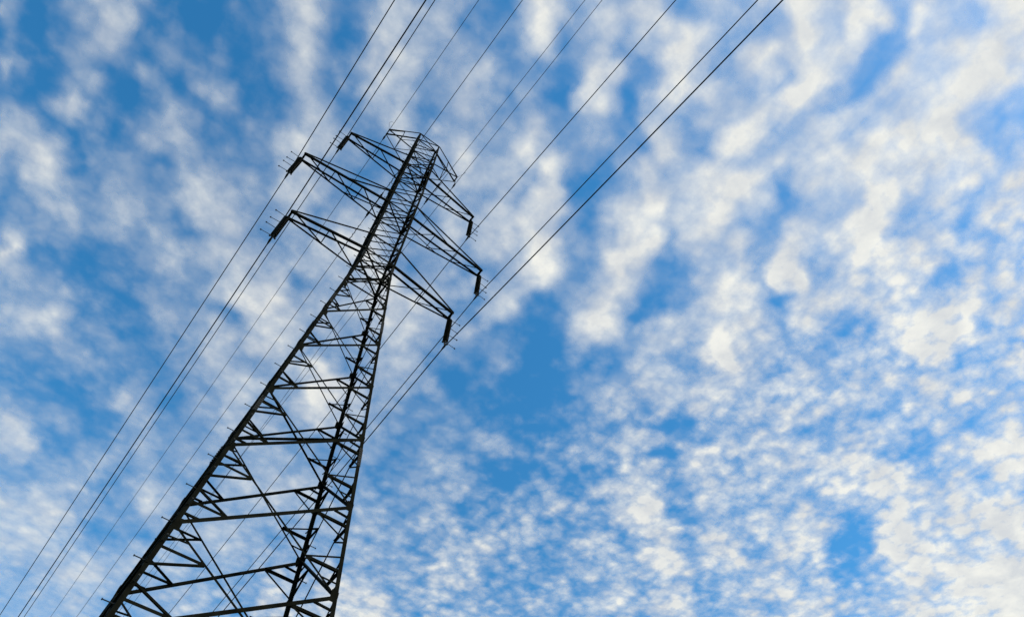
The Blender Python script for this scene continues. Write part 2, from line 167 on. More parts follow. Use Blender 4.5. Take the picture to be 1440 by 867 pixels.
[24,20,13,6,11,17,15,11,13,12,9,4,7,2,0,0,2,5,4,4,6,11,16,20,20,19,13,11,8,10,13,14,12,12,13,12,12,18,19,14,15,20,23,23,24,24,28,32,28,22,16,15,17,21,26,29,26,18,9,8,15,21,22,20,16,12,14,20,24,24,23,20,18,17,19,20,19,19,20,21,18,15,17,21,24,24,22,23,23,23,23,25,26,25,24,23,24,27,30,29,27,25,24,22,20,21,23,22,20,22,27,31,34,35,35,35,35,35,34,33,32,30,29,28,27,27],
[20,15,7,3,5,8,12,17,21,19,18,5,4,4,3,2,5,8,7,5,5,8,11,14,17,19,18,15,11,11,11,8,8,11,12,13,15,16,18,19,18,20,23,22,20,21,25,30,29,23,18,15,17,22,27,31,29,23,17,14,15,21,23,20,16,13,13,17,22,23,21,17,15,16,18,20,19,19,19,20,21,21,22,24,23,23,23,24,24,24,23,23,23,22,20,21,24,28,31,32,31,29,28,27,25,25,27,26,22,22,26,32,35,35,34,33,33,33,34,35,34,33,31,30,28,27],
[7,7,7,3,4,7,11,20,22,19,19,9,4,8,9,8,8,8,8,6,4,6,9,8,13,17,20,18,14,12,10,7,9,12,11,14,15,12,14,21,22,18,19,20,17,17,21,24,26,21,14,11,15,21,26,29,29,24,20,17,17,21,22,20,17,18,19,19,21,23,23,18,13,14,19,20,20,19,20,21,22,23,24,23,21,20,22,24,25,24,22,21,21,20,19,20,23,28,31,32,32,32,30,29,30,30,32,32,29,27,29,32,34,33,31,29,30,31,32,34,35,34,33,32,30,29],
[3,5,18,7,4,6,10,14,19,19,19,16,4,7,10,12,12,10,12,10,5,4,8,8,12,17,23,21,16,13,9,7,10,14,13,13,12,11,14,20,22,15,12,14,13,15,19,20,18,12,6,7,12,19,23,25,25,20,15,15,17,21,23,21,21,22,23,22,20,21,23,21,15,12,15,19,20,19,20,21,23,23,23,23,22,19,18,20,23,22,20,18,17,17,17,17,21,26,30,31,32,31,30,29,30,31,31,31,30,28,29,31,32,32,29,27,27,29,31,32,33,34,35,34,32,31],
[3,4,19,11,4,4,8,11,15,18,20,18,6,5,8,10,7,10,18,15,11,4,7,9,15,22,24,21,17,15,9,8,14,17,17,16,14,15,15,16,17,13,9,8,12,15,19,19,11,5,3,5,8,13,18,20,20,14,8,9,12,16,22,22,23,24,23,22,19,17,18,20,18,13,14,17,19,18,18,20,21,21,21,22,23,21,17,16,18,19,16,15,13,12,11,12,16,22,28,30,30,30,29,28,27,29,29,29,28,26,25,25,28,31,31,28,27,27,29,30,31,33,34,35,34,34],
[4,6,13,9,3,0,7,10,13,20,20,15,7,7,8,5,4,11,17,18,15,7,8,10,17,20,20,20,19,16,11,11,16,18,20,18,16,15,14,15,16,13,10,12,15,16,20,23,13,6,5,4,4,6,11,13,13,11,7,7,9,12,17,19,20,21,21,19,14,10,12,15,15,13,14,18,19,17,16,18,20,20,19,20,22,24,21,17,17,17,16,15,13,9,7,7,9,14,21,27,28,28,28,27,27,27,28,28,27,25,22,20,21,26,29,29,27,27,27,28,29,31,32,34,35,35],
[5,4,6,12,4,2,6,9,13,22,21,13,8,13,12,6,4,8,7,12,9,8,11,11,14,16,18,19,20,18,11,13,18,20,21,19,17,15,12,12,15,14,13,17,19,17,20,23,16,9,6,2,1,2,4,7,9,9,8,8,10,13,15,17,18,17,18,17,9,4,8,13,13,12,15,21,23,19,15,16,18,19,19,19,20,22,22,20,19,20,19,19,18,13,7,4,4,7,11,17,21,23,24,26,26,26,27,27,27,25,23,20,21,24,28,28,27,27,27,27,27,29,31,33,35,35],
[6,3,4,15,8,2,2,8,14,20,17,10,7,12,10,8,11,11,6,6,4,7,11,12,12,15,20,20,24,22,12,14,20,21,23,22,20,16,13,11,15,17,16,15,14,14,18,20,13,8,6,2,0,0,0,2,6,8,8,9,13,16,18,19,17,14,13,16,13,10,13,17,16,17,20,24,23,20,16,15,17,19,19,19,19,20,20,19,20,22,22,22,22,19,12,6,3,4,6,9,13,18,20,23,23,24,25,27,27,26,24,24,24,27,30,30,28,29,30,29,28,29,31,34,35,35],
[7,0,3,14,12,2,1,6,11,13,12,5,4,6,8,12,17,18,14,11,7,8,11,12,12,14,20,22,23,18,11,13,18,21,25,26,24,19,15,14,17,20,18,10,8,9,13,19,14,8,6,5,3,0,0,0,3,7,9,11,13,17,20,20,17,11,8,12,17,18,19,18,16,18,22,23,21,18,15,16,18,19,19,19,19,19,19,20,21,23,24,24,25,23,19,13,8,6,6,7,10,14,18,20,21,21,21,23,26,27,27,26,26,28,29,28,26,26,30,32,31,32,33,35,35,34],
[8,3,3,9,14,4,3,5,9,13,10,6,3,3,8,14,19,20,20,19,12,13,13,15,14,14,18,21,22,15,10,13,17,22,26,28,26,22,19,17,20,21,20,14,11,9,9,15,12,9,9,9,7,3,0,0,1,5,8,10,12,15,18,16,13,11,10,15,20,20,16,12,10,15,21,23,20,19,18,18,19,19,18,18,19,20,20,19,21,23,24,25,27,26,23,20,15,11,8,7,10,14,17,18,18,18,18,19,22,25,27,27,27,27,26,24,21,20,24,29,32,33,34,35,34,33],
[9,5,1,5,12,7,5,4,7,15,17,13,6,4,6,12,18,19,19,16,13,17,16,15,13,14,17,20,19,14,11,15,18,21,23,26,27,26,24,20,22,23,22,19,17,15,15,18,13,11,11,12,10,6,2,0,1,4,6,8,10,12,13,10,9,13,18,22,23,19,11,7,7,12,19,23,22,21,21,21,20,19,17,16,18,21,22,20,20,22,23,24,26,27,25,23,20,17,12,8,8,12,16,17,16,16,16,18,20,23,26,27,27,27,25,23,21,20,21,25,29,31,31,31,31,31],
[10,5,1,3,11,14,6,4,7,18,23,17,10,6,4,11,16,14,14,12,15,19,18,15,12,14,16,17,17,12,13,18,20,20,19,22,25,26,28,24,23,23,21,20,17,16,17,19,14,12,11,14,14,8,2,0,1,3,5,6,8,10,11,10,11,17,22,24,24,20,13,9,11,14,17,21,22,22,23,23,22,19,17,16,16,20,23,22,21,22,23,23,25,27,25,23,21,20,17,12,8,9,12,15,16,16,16,17,20,22,24,25,26,27,27,25,24,23,23,25,28,29,27,25,24,25],
[10,7,4,4,13,18,5,3,8,18,24,18,10,8,3,9,15,9,9,12,19,22,22,18,16,15,14,13,15,13,15,19,20,19,19,20,21,24,27,27,24,22,20,18,14,13,16,16,12,9,6,10,14,8,1,0,1,3,4,6,7,8,11,13,16,19,21,22,21,20,17,15,18,18,15,15,18,19,21,23,24,21,19,17,15,16,19,20,19,21,23,24,25,27,26,23,20,19,20,18,14,10,10,12,16,18,18,19,19,20,21,22,23,26,27,27,26,26,26,27,28,29,28,24,20,20],
[14,9,5,5,8,19,6,3,7,12,17,11,7,8,5,8,12,9,10,12,19,24,24,22,19,16,14,11,12,12,17,20,19,19,20,19,19,22,25,25,24,23,22,19,14,11,15,15,11,8,4,5,10,8,2,1,3,4,4,6,8,8,11,14,16,17,16,16,19,19,17,16,19,20,16,12,12,14,15,18,22,21,19,19,18,17,17,17,16,16,19,21,23,25,25,22,18,16,17,20,21,17,13,13,16,20,22,22,19,18,18,18,19,22,25,27,27,27,27,28,30,31,31,28,24,21],
[16,9,6,4,3,10,6,4,8,9,8,6,7,9,9,12,12,11,12,13,17,22,23,23,20,18,16,13,11,14,19,18,16,17,18,17,15,19,21,22,23,23,23,20,16,12,12,12,9,8,6,6,8,7,4,4,4,4,4,6,8,9,11,14,16,16,12,12,16,19,18,17,19,20,19,15,12,10,11,12,15,17,17,19,20,20,19,19,17,15,15,17,19,21,22,20,18,16,14,17,22,23,20,18,19,22,24,22,20,17,16,16,18,20,22,25,27,27,28,29,30,32,32,30,27,24],
[14,11,6,4,3,6,11,9,11,9,9,5,6,11,12,14,14,13,12,12,12,15,19,20,20,21,20,17,13,17,20,13,9,15,16,16,16,19,19,19,20,21,22,20,16,13,9,8,7,5,4,6,7,5,4,4,4,4,4,6,7,8,11,14,16,16,13,10,13,17,20,21,22,23,23,22,18,12,11,11,12,13,15,19,22,23,23,23,23,20,16,16,17,19,20,20,21,20,17,15,18,22,24,22,22,23,21,19,18,16,15,16,17,19,22,24,26,27,27,28,30,31,31,29,25,22],
[12,15,11,6,4,8,17,19,19,17,16,8,4,12,14,16,16,15,14,11,8,9,12,16,20,23,22,19,16,18,20,14,10,14,16,17,19,19,18,16,17,19,20,19,17,15,10,9,7,4,3,4,4,4,3,3,4,4,4,6,8,8,11,14,16,14,11,9,11,16,21,23,24,25,26,27,26,20,16,15,13,12,14,20,24,25,25,26,28,26,21,18,18,19,20,21,23,26,24,20,19,22,24,23,23,21,18,15,14,15,16,16,18,19,21,23,25,26,27,27,28,30,30,29,25,21],
[9,20,18,9,7,13,20,22,24,24,23,16,6,11,13,16,16,17,15,13,11,7,11,15,19,21,21,20,20,22,23,22,17,16,16,17,19,18,16,15,16,18,20,20,19,17,13,14,13,6,4,4,4,3,3,4,5,5,4,6,9,11,11,13,13,11,8,8,12,17,21,22,23,25,27,29,29,26,22,20,17,13,12,17,23,25,26,27,28,27,23,20,19,20,21,22,24,26,27,24,23,25,27,25,24,23,18,13,11,12,14,16,18,19,20,22,24,26,27,28,28,29,30,29,27,24],
[13,23,20,10,9,21,22,18,22,23,25,23,13,11,12,15,17,19,16,14,15,13,16,16,17,17,19,21,23,25,26,28,23,19,17,15,16,16,15,14,15,17,19,20,19,17,13,14,15,11,8,7,6,5,4,6,9,9,6,5,9,12,11,10,9,8,7,9,14,18,19,18,19,21,25,28,29,28,26,24,22,18,13,13,18,23,25,26,25,23,21,19,20,21,23,23,23,23,23,22,22,24,25,23,22,23,22,17,11,9,11,14,16,16,17,19,22,25,27,29,30,30,31,30,29,26],
[14,22,19,8,11,22,22,14,16,19,22,24,16,11,12,14,17,19,14,12,16,17,20,17,15,14,16,20,24,27,27,27,24,21,19,14,12,14,13,12,13,16,18,19,18,16,12,10,12,12,10,10,9,8,8,12,14,13,11,8,8,10,10,8,8,7,7,9,14,17,16,13,14,18,22,26,28,27,27,27,26,23,19,15,15,19,22,22,21,21,20,20,21,23,23,23,22,20,18,18,19,22,23,20,17,19,22,21,16,10,8,9,11,12,12,15,19,23,27,29,31,31,32,31,30,28],
[12,16,12,8,16,24,20,13,12,17,19,19,15,12,12,12,16,17,13,11,14,17,20,18,14,12,14,21,26,27,26,24,23,22,20,15,11,11,12,11,11,14,16,17,16,15,12,9,8,10,9,11,12,10,11,15,17,17,16,11,7,6,8,8,9,9,8,8,12,16,15,12,11,14,19,22,23,20,22,26,28,27,25,21,17,17,18,18,17,18,19,20,22,23,23,22,19,17,16,16,19,23,25,22,17,15,17,20,20,15,10,8,8,8,8,10,15,21,26,29,31,31,32,32,32,30],
[10,9,6,10,20,24,17,12,10,15,16,16,16,16,14,12,15,14,10,10,13,16,18,18,13,11,14,20,23,24,25,23,24,23,21,16,12,12,13,12,12,14,16,15,15,15,12,9,8,8,8,10,12,11,12,14,16,17,15,11,6,4,6,9,10,11,12,12,13,15,16,14,11,12,15,17,16,13,13,21,28,30,29,27,23,19,18,17,15,15,17,20,21,22,22,21,18,16,16,18,20,24,27,26,21,16,15,17,19,19,15,11,8,7,6,6,9,16,23,28,30,31,32,32,32,32],
[8,7,4,9,23,24,18,13,8,11,13,16,19,19,18,12,10,9,7,9,12,13,15,16,13,12,14,16,15,18,22,23,24,23,20,16,15,20,20,16,17,17,17,15,16,15,13,11,9,8,8,10,12,12,11,12,14,14,11,7,4,4,8,11,12,13,16,18,16,15,15,15,14,12,14,15,13,10,11,17,25,31,31,30,27,24,21,18,15,13,14,16,19,20,20,20,18,18,19,20,22,24,25,25,23,18,16,16,18,20,19,16,12,8,5,4,6,9,16,23,27,29,30,31,32,31],
[8,8,5,6,24,23,18,13,8,10,12,15,17,18,19,10,5,7,7,8,10,10,12,14,12,11,12,12,11,14,19,21,23,23,19,17,18,25,28,24,24,21,18,16,15,15,13,12,10,8,8,11,13,12,11,11,12,10,6,3,3,4,9,12,12,12,16,19,17,14,13,15,16,16,17,17,14,12,13,17,22,27,30,30,29,27,23,18,15,13,11,13,15,17,18,19,20,21,22,23,23,23,23,22,21,19,19,19,19,20,21,20,17,12,7,4,3,6,9,15,20,24,26,28,29,29],
[7,10,9,6,22,22,17,12,9,10,12,14,13,13,12,7,3,6,8,8,8,9,13,14,12,12,11,12,14,15,17,20,23,23,20,19,19,23,30,31,28,24,20,17,15,14,12,11,10,8,8,11,14,14,12,13,12,9,5,3,3,4,8,12,12,11,13,16,13,10,11,14,17,19,20,20,18,15,15,17,18,21,26,28,28,25,22,19,16,15,13,12,12,14,16,18,21,23,23,23,23,22,21,20,20,20,22,23,23,23,23,22,20,17,11,6,3,4,6,10,14,18,22,23,24,25],
[9,12,11,10,18,18,15,12,11,14,15,13,9,6,6,5,3,6,8,8,7,12,16,16,15,14,13,15,19,17,16,19,20,20,18,19,18,17,26,31,30,26,22,19,17,15,12,11,9,7,8,11,14,16,16,17,16,13,10,7,6,5,7,11,12,12,14,16,11,7,10,13,16,19,20,20,20,18,16,16,16,16,19,23,23,21,20,19,19,18,18,15,12,12,14,18,20,22,23,23,22,21,20,19,19,20,23,26,27,26,25,25,24,21,17,12,7,5,5,8,11,15,18,20,21,21],
[12,14,12,11,13,16,16,13,13,20,19,10,5,4,7,5,4,7,8,7,5,12,16,19,18,15,14,17,21,20,16,17,17,16,16,17,16,15,21,28,28,27,24,20,18,16,14,12,10,8,8,11,14,16,16,19,19,16,15,12,8,7,9,12,12,14,17,19,15,11,12,14,16,17,17,17,19,19,17,16,15,15,15,17,18,17,17,20,22,23,23,21,15,12,12,16,19,21,22,21,20,20,19,18,18,19,21,25,27,27,27,27,26,25,22,18,14,9,7,8,10,13,16,18,19,19],
[15,16,13,11,13,18,17,14,15,22,22,8,6,8,12,8,6,8,8,7,4,9,13,17,17,13,13,16,20,23,18,18,16,15,15,16,15,16,19,24,27,26,24,21,18,16,15,13,11,9,8,10,14,16,15,17,18,16,16,13,8,7,10,12,12,14,17,19,18,15,15,16,15,16,16,15,17,18,17,15,16,16,16,15,15,15,18,22,25,26,26,22,18,13,11,13,17,19,20,20,19,20,19,17,16,17,19,22,25,25,25,26,27,26,24,22,19,15,11,9,10,13,16,19,20,20],
[16,16,13,12,14,19,17,12,12,18,26,13,11,12,14,12,8,8,8,8,6,8,10,12,13,11,12,14,18,22,21,20,18,18,17,15,15,16,18,21,24,25,22,19,17,16,16,15,13,10,8,8,13,16,16,15,16,15,14,11,7,8,10,12,12,13,16,17,17,16,15,15,14,15,16,16,17,18,17,15,16,17,18,17,15,16,20,25,28,27,25,21,18,14,12,12,14,17,19,20,21,22,22,19,16,15,17,21,23,24,23,24,25,26,25,23,21,19,16,13,12,14,16,19,21,21],
[15,16,14,12,16,19,15,8,6,12,25,19,15,14,16,15,9,7,9,8,7,7,7,8,10,10,11,13,16,19,19,19,20,20,18,13,13,15,15,17,20,21,18,17,15,15,16,16,13,12,10,8,11,15,16,15,16,16,15,11,8,10,12,13,12,13,15,16,16,15,14,13,12,13,15,16,18,19,18,15,15,17,19,19,17,16,19,25,27,25,22,20,18,16,15,14,14,16,18,21,23,25,26,24,19,15,16,19,22,24,23,23,24,25,25,23,22,20,18,15,14,15,17,19,21,22],
[16,17,15,12,17,18,9,4,5,12,22,20,16,15,17,16,11,7,10,10,9,6,4,7,8,8,10,12,15,16,15,16,19,20,19,14,13,14,12,14,15,15,13,14,14,15,16,15,12,11,11,9,10,14,16,16,18,18,16,13,12,13,15,16,15,15,15,15,16,15,13,11,11,12,14,15,17,19,18,16,15,17,19,21,20,16,16,20,21,20,19,19,19,19,18,17,16,16,18,22,25,27,28,27,23,18,15,16,20,23,23,22,23,24,24,23,22,20,18,16,15,16,18,19,21,22],
[18,19,16,13,13,13,5,5,9,15,19,20,16,16,19,17,14,8,10,12,11,8,5,7,8,7,9,11,13,13,12,13,18,20,20,18,17,16,12,13,13,11,11,12,12,13,15,12,9,9,10,9,10,13,15,16,18,19,18,15,14,15,16,17,18,17,15,15,16,15,13,11,11,11,12,14,16,17,17,16,15,16,19,22,23,20,16,16,17,16,16,19,22,23,22,20,18,18,19,23,26,27,28,27,24,20,16,16,18,21,21,21,21,23,23,22,22,21,19,17,16,17,19,21,22,23],
[17,18,16,11,7,7,6,10,12,15,17,18,15,16,20,21,18,10,10,12,12,11,8,8,8,7,8,11,12,12,12,13,17,19,20,19,20,19,15,14,13,11,11,11,12,13,14,11,9,8,9,8,9,12,13,15,17,19,17,15,16,16,14,14,18,20,17,13,14,15,14,12,11,11,12,14,15,16,16,16,16,17,18,21,23,22,19,16,15,15,17,20,24,26,25,22,19,18,19,23,25,27,26,25,23,20,18,17,19,21,21,20,19,20,21,21,20,20,19,18,18,19,21,23,23,24],
[13,15,13,8,3,4,7,13,14,15,16,14,13,17,22,23,20,14,11,11,10,12,10,10,9,7,8,10,12,12,14,15,16,19,20,19,20,18,16,16,14,11,11,12,13,14,14,12,10,10,10,9,9,11,12,14,17,18,16,15,17,19,15,12,17,22,20,14,11,13,14,12,12,12,12,14,16,16,16,16,18,19,19,19,20,21,20,18,16,16,18,23,27,28,28,25,20,17,17,20,24,26,26,24,23,20,18,17,19,22,23,22,20,19,20,20,20,20,19,18,17,18,21,24,24,24],
[11,11,8,7,4,3,6,14,16,17,16,13,13,18,22,21,20,18,13,11,8,10,9,11,10,7,7,8,9,10,15,16,16,17,20,20,20,17,15,16,15,13,12,13,14,16,15,13,11,12,13,12,11,11,11,13,17,19,17,14,17,23,20,14,16,22,23,17,12,12,12,12,11,11,12,14,16,15,15,16,18,19,19,18,17,18,19,19,16,15,17,22,28,30,30,28,24,18,15,16,21,24,25,24,23,21,18,16,17,20,23,23,21,20,19,19,20,20,20,18,16,16,19,22,24,24],
[12,9,7,8,5,5,7,14,17,19,18,16,15,18,19,17,17,18,16,13,11,11,8,10,11,8,8,8,7,8,13,16,15,16,19,20,20,18,16,16,16,14,14,15,16,17,16,14,12,12,14,15,13,13,12,12,15,19,17,12,14,20,21,17,18,21,22,18,13,12,12,11,11,11,11,13,15,14,14,15,17,18,18,17,16,16,17,18,17,15,15,19,25,30,31,30,27,22,16,13,15,20,23,23,22,21,19,17,15,17,19,21,21,20,20,19,20,21,22,21,19,16,16,19,22,24],
[13,10,7,8,7,7,8,12,16,20,21,19,16,17,16,14,14,16,16,16,16,14,7,8,11,11,11,9,7,8,13,15,15,16,18,19,19,17,16,16,16,15,15,16,18,18,17,15,13,11,13,16,15,14,14,12,12,16,17,13,12,17,18,17,18,20,20,16,12,11,12,11,11,11,12,14,15,13,12,14,16,16,16,16,15,15,15,16,16,15,15,17,22,28,31,31,29,26,20,14,12,15,18,20,20,20,20,18,16,15,16,18,19,20,20,19,20,20,22,23,22,19,17,17,20,22],
[14,11,8,8,8,8,7,10,17,22,23,19,16,16,15,13,12,14,15,16,16,13,8,9,15,18,16,12,7,9,12,14,13,14,17,18,17,16,15,15,15,15,16,18,19,20,18,16,15,12,12,15,16,16,16,14,11,13,15,14,14,17,18,16,17,19,19,15,11,10,11,11,12,12,13,16,17,15,12,13,15,16,16,16,16,16,15,15,15,15,15,17,19,24,28,31,30,27,24,18,13,11,13,16,16,17,19,19,18,16,15,16,17,19,19,19,19,20,21,23,24,23,20,19,19,20],
[14,10,8,8,8,8,7,9,17,22,21,17,15,14,13,12,10,11,12,13,10,9,8,13,20,23,19,14,9,8,11,12,12,14,16,16,16,15,15,15,16,16,18,19,19,19,18,16,16,14,13,15,16,16,16,15,13,12,13,13,14,18,20,18,17,19,20,17,13,11,11,12,12,13,14,17,19,17,14,14,15,16,16,16,18,18,17,16,16,16,16,16,18,19,23,27,29,28,25,22,17,13,11,12,14,16,18,20,19,18,16,16,17,18,19,19,19,19,19,21,22,23,23,21,20,20],
[13,8,8,6,8,8,9,7,15,21,17,15,14,13,11,10,8,9,9,7,5,6,9,16,22,22,18,16,11,9,11,12,12,14,16,15,15,15,15,16,17,18,19,20,19,17,16,16,16,15,15,15,16,16,16,16,14,13,13,12,12,16,21,22,20,19,20,20,16,13,11,12,13,14,15,16,17,16,14,15,16,16,15,16,18,19,19,17,17,17,16,16,15,15,15,19,25,28,27,24,21,16,13,12,13,16,19,21,21,20,18,17,17,18,19,19,19,19,19,19,20,22,23,23,22,22],
[11,10,9,4,7,9,11,8,14,20,16,13,12,11,10,8,7,8,6,4,3,4,8,14,17,17,16,16,14,11,12,13,14,15,15,14,14,15,16,17,18,19,20,20,18,16,15,15,16,16,16,16,16,16,16,16,15,15,15,14,12,15,20,23,22,20,20,20,19,15,12,12,14,15,15,14,14,13,12,13,14,15,14,15,17,18,18,18,18,19,18,16,14,12,11,13,19,25,27,25,22,19,15,12,11,14,19,23,23,21,20,19,19,19,19,19,19,19,19,19,19,20,22,23,23,23],
[13,14,12,5,7,9,12,10,14,18,15,12,11,9,8,8,8,8,6,4,3,4,6,8,9,11,15,16,15,13,12,14,16,16,16,13,12,16,18,19,19,20,20,20,19,16,15,15,16,16,16,16,16,16,16,16,16,16,16,16,14,14,18,22,22,21,20,20,19,17,13,12,13,15,14,13,13,12,11,11,13,13,13,14,15,17,17,16,17,19,20,17,14,11,10,11,16,23,27,27,24,20,16,13,11,12,16,21,24,23,21,20,19,19,19,19,19,19,20,19,19,20,21,23,23,24],
[14,17,13,8,7,10,12,11,14,17,14,10,9,8,7,7,8,8,7,6,6,6,6,4,6,10,14,16,16,14,12,13,15,15,16,13,12,16,19,20,19,19,20,20,19,17,15,16,16,16,16,16,16,16,16,16,16,16,16,16,15,15,17,21,21,20,19,19,18,17,14,12,12,13,13,12,12,11,11,11,12,12,11,12,14,16,16,15,16,18,20,19,16,13,12,14,18,23,27,28,26,22,17,13,11,11,13,18,22,24,23,21,20,19,18,18,18,18,19,20,20,20,21,23,23,24],
[15,18,12,8,7,11,12,10,15,16,13,9,7,7,7,8,8,7,8,8,10,10,9,4,6,10,14,16,16,15,12,12,13,13,15,14,13,17,19,19,17,17,19,19,18,16,16,16,16,16,16,16,15,16,16,16,15,15,15,16,15,15,17,20,20,19,18,18,17,16,15,14,12,12,12,12,11,11,11,11,12,11,11,11,13,15,16,16,16,18,20,20,18,15,14,16,20,25,28,29,28,26,20,14,11,10,12,16,20,23,24,22,20,18,17,16,16,16,17,18,20,20,21,23,24,24],
[17,19,12,6,5,11,11,8,14,16,13,9,7,8,8,8,8,7,8,10,14,14,11,7,7,11,14,16,16,16,13,11,11,12,13,13,14,16,17,17,16,16,17,17,16,15,15,15,16,16,16,15,15,15,16,15,15,15,15,16,15,14,16,19,20,18,17,17,16,16,17,16,14,12,11,11,11,11,11,12,12,12,11,11,12,13,15,16,17,18,20,20,18,16,15,17,21,25,28,29,29,28,25,18,12,10,12,15,19,22,23,22,20,18,16,15,15,15,16,17,18,20,21,22,23,23],
[17,17,11,6,5,10,11,9,15,16,11,7,8,8,8,9,9,9,10,12,15,14,12,9,9,12,15,16,15,15,14,12,12,13,13,12,13,15,16,16,15,15,16,16,15,14,13,15,16,16,16,15,15,16,15,15,15,15,16,17,15,12,13,17,17,16,16,16,16,17,18,19,17,14,11,11,11,12,12,12,13,12,11,11,12,13,15,16,16,18,19,19,17,15,14,16,20,23,26,28,29,29,27,23,16,12,11,14,18,21,22,22,21,19,17,16,16,16,15,15,16,18,19,21,22,22],
[15,14,9,7,6,10,10,13,16,13,7,5,7,8,7,11,14,12,12,11,12,11,11,11,12,15,16,15,13,14,16,15,16,16,15,13,13,15,16,16,17,16,15,15,14,12,12,13,15,16,16,16,16,17,16,15,15,17,18,19,17,14,12,14,14,13,14,16,17,18,19,20,19,16,12,10,11,12,12,13,14,14,12,12,12,14,15,15,16,16,17,18,16,14,12,13,17,20,23,26,27,28,27,25,20,14,12,12,16,20,22,22,21,19,18,17,18,18,17,16,15,16,18,19,20,21],
[12,11,9,8,8,10,9,13,14,8,4,4,7,7,8,13,19,17,15,11,8,8,9,12,14,16,15,13,11,13,16,17,19,18,16,15,15,16,16,18,19,18,16,14,13,11,11,13,15,16,16,15,16,18,18,16,17,19,21,21,20,17,14,14,13,12,14,17,18,19,19,20,20,19,15,12,12,12,11,12,15,15,14,13,13,15,16,15,14,14,15,16,16,14,12,11,13,17,20,23,25,27,26,24,21,17,14,12,14,18,22,23,22,21,20,20,20,21,21,19,16,16,17,19,19,20],
[12,10,8,8,9,11,8,9,10,5,3,5,8,8,10,15,23,22,20,13,7,7,8,11,14,16,15,12,11,15,18,19,20,20,17,15,16,16,17,19,20,19,17,15,13,12,12,14,15,16,15,15,16,18,20,19,20,21,23,23,23,21,18,16,14,13,16,18,19,20,20,20,20,20,18,15,15,15,13,11,13,16,15,14,14,15,15,14,12,12,13,14,15,15,13,11,11,14,17,21,24,25,25,24,21,19,17,15,14,16,20,23,23,22,22,22,23,23,23,22,19,17,17,18,19,19],
[12,10,7,7,9,12,8,7,8,4,3,7,10,10,12,17,23,24,24,17,9,8,8,11,14,16,15,11,11,17,20,20,22,20,18,16,15,15,17,19,20,20,18,16,15,14,14,15,16,16,15,15,15,18,21,22,22,23,24,25,25,24,21,18,14,14,17,20,20,21,21,20,20,20,20,19,19,20,17,13,13,15,16,15,15,16,16,13,10,9,11,12,14,15,15,13,11,12,16,20,22,24,25,23,22,20,19,18,16,16,17,20,22,23,23,23,24,24,24,23,21,19,18,19,20,20],
[13,10,8,7,8,11,9,9,9,5,4,9,13,12,13,19,24,23,24,20,12,10,10,13,15,16,14,10,9,16,20,22,23,21,18,16,15,15,17,19,20,20,19,18,18,16,15,16,17,17,16,15,16,18,21,23,24,24,24,26,27,26,23,19,14,13,16,20,20,22,23,21,19,19,19,20,22,23,22,17,14,14,15,16,16,17,18,14,9,7,9,12,14,15,16,15,13,13,16,19,22,24,24,23,21,20,20,20,18,16,15,16,18,21,22,23,23,23,22,21,20,19,18,19,20,20],
[14,11,8,7,7,11,13,15,12,6,6,12,15,12,11,20,24,23,22,20,14,11,12,15,16,16,13,9,8,13,18,21,23,21,17,16,16,16,17,19,20,19,20,20,20,18,16,16,18,19,17,15,16,18,21,23,24,24,24,25,27,26,23,20,15,12,14,17,19,21,23,23,20,17,18,19,21,23,23,20,17,15,15,15,16,18,19,18,13,9,11,13,15,15,16,16,15,15,17,19,22,23,23,22,20,18,18,19,19,16,13,12,13,16,19,21,21,20,18,17,17,17,17,18,19,20],
[14,12,9,7,8,13,20,20,14,6,8,13,14,10,8,18,24,21,20,19,14,11,13,16,17,18,14,10,9,11,15,17,21,19,16,16,15,16,18,20,19,18,19,20,20,18,15,15,18,20,18,16,16,18,20,22,24,24,23,24,26,26,24,21,17,13,13,15,16,18,21,23,20,17,16,17,18,19,21,21,19,16,15,15,16,17,19,20,16,13,14,16,17,16,15,15,16,17,18,19,21,22,22,21,19,17,16,17,17,15,11,9,9,11,15,18,19,18,16,14,13,14,15,15,17,19],
[14,12,10,8,10,17,23,20,11,4,7,13,11,8,7,15,21,20,19,16,12,11,14,16,17,19,16,13,12,11,13,14,17,17,15,15,16,16,18,19,18,17,18,19,18,16,13,15,17,19,19,17,15,17,19,21,23,24,23,24,25,25,23,21,18,15,14,15,15,15,17,21,21,17,16,17,16,15,16,19,19,17,14,14,14,16,17,18,17,15,16,19,19,16,13,13,15,16,17,18,19,19,20,21,19,17,16,16,15,13,10,7,7,9,12,16,17,17,14,12,12,12,13,13,14,16],
[13,12,10,8,12,18,22,16,8,4,7,12,10,7,8,13,18,18,17,14,12,13,16,16,16,19,17,15,14,13,14,13,13,14,13,15,16,15,17,17,17,16,16,17,17,14,12,14,17,19,19,18,17,17,19,20,21,23,24,24,24,24,22,20,18,16,15,16,15,13,14,17,20,18,17,19,18,14,12,15,18,17,14,12,13,14,15,15,14,14,15,18,19,16,12,10,11,14,15,16,16,16,17,18,19,19,17,17,16,13,9,7,7,9,12,16,17,16,15,13,12,13,13,13,12,13],
[12,11,8,7,12,17,18,13,8,6,7,11,10,7,8,12,15,15,15,14,14,16,18,18,17,17,16,16,15,14,15,13,11,11,10,13,16,16,16,16,16,15,14,15,16,14,12,14,17,19,20,20,19,18,19,19,20,22,24,24,23,22,21,19,17,16,16,16,16,14,12,14,17,17,17,21,22,17,12,13,17,17,15,12,12,13,13,13,12,11,12,15,17,15,12,9,8,10,12,12,12,12,13,15,18,19,19,19,18,16,12,9,9,11,15,17,18,17,15,14,13,14,16,15,13,12],
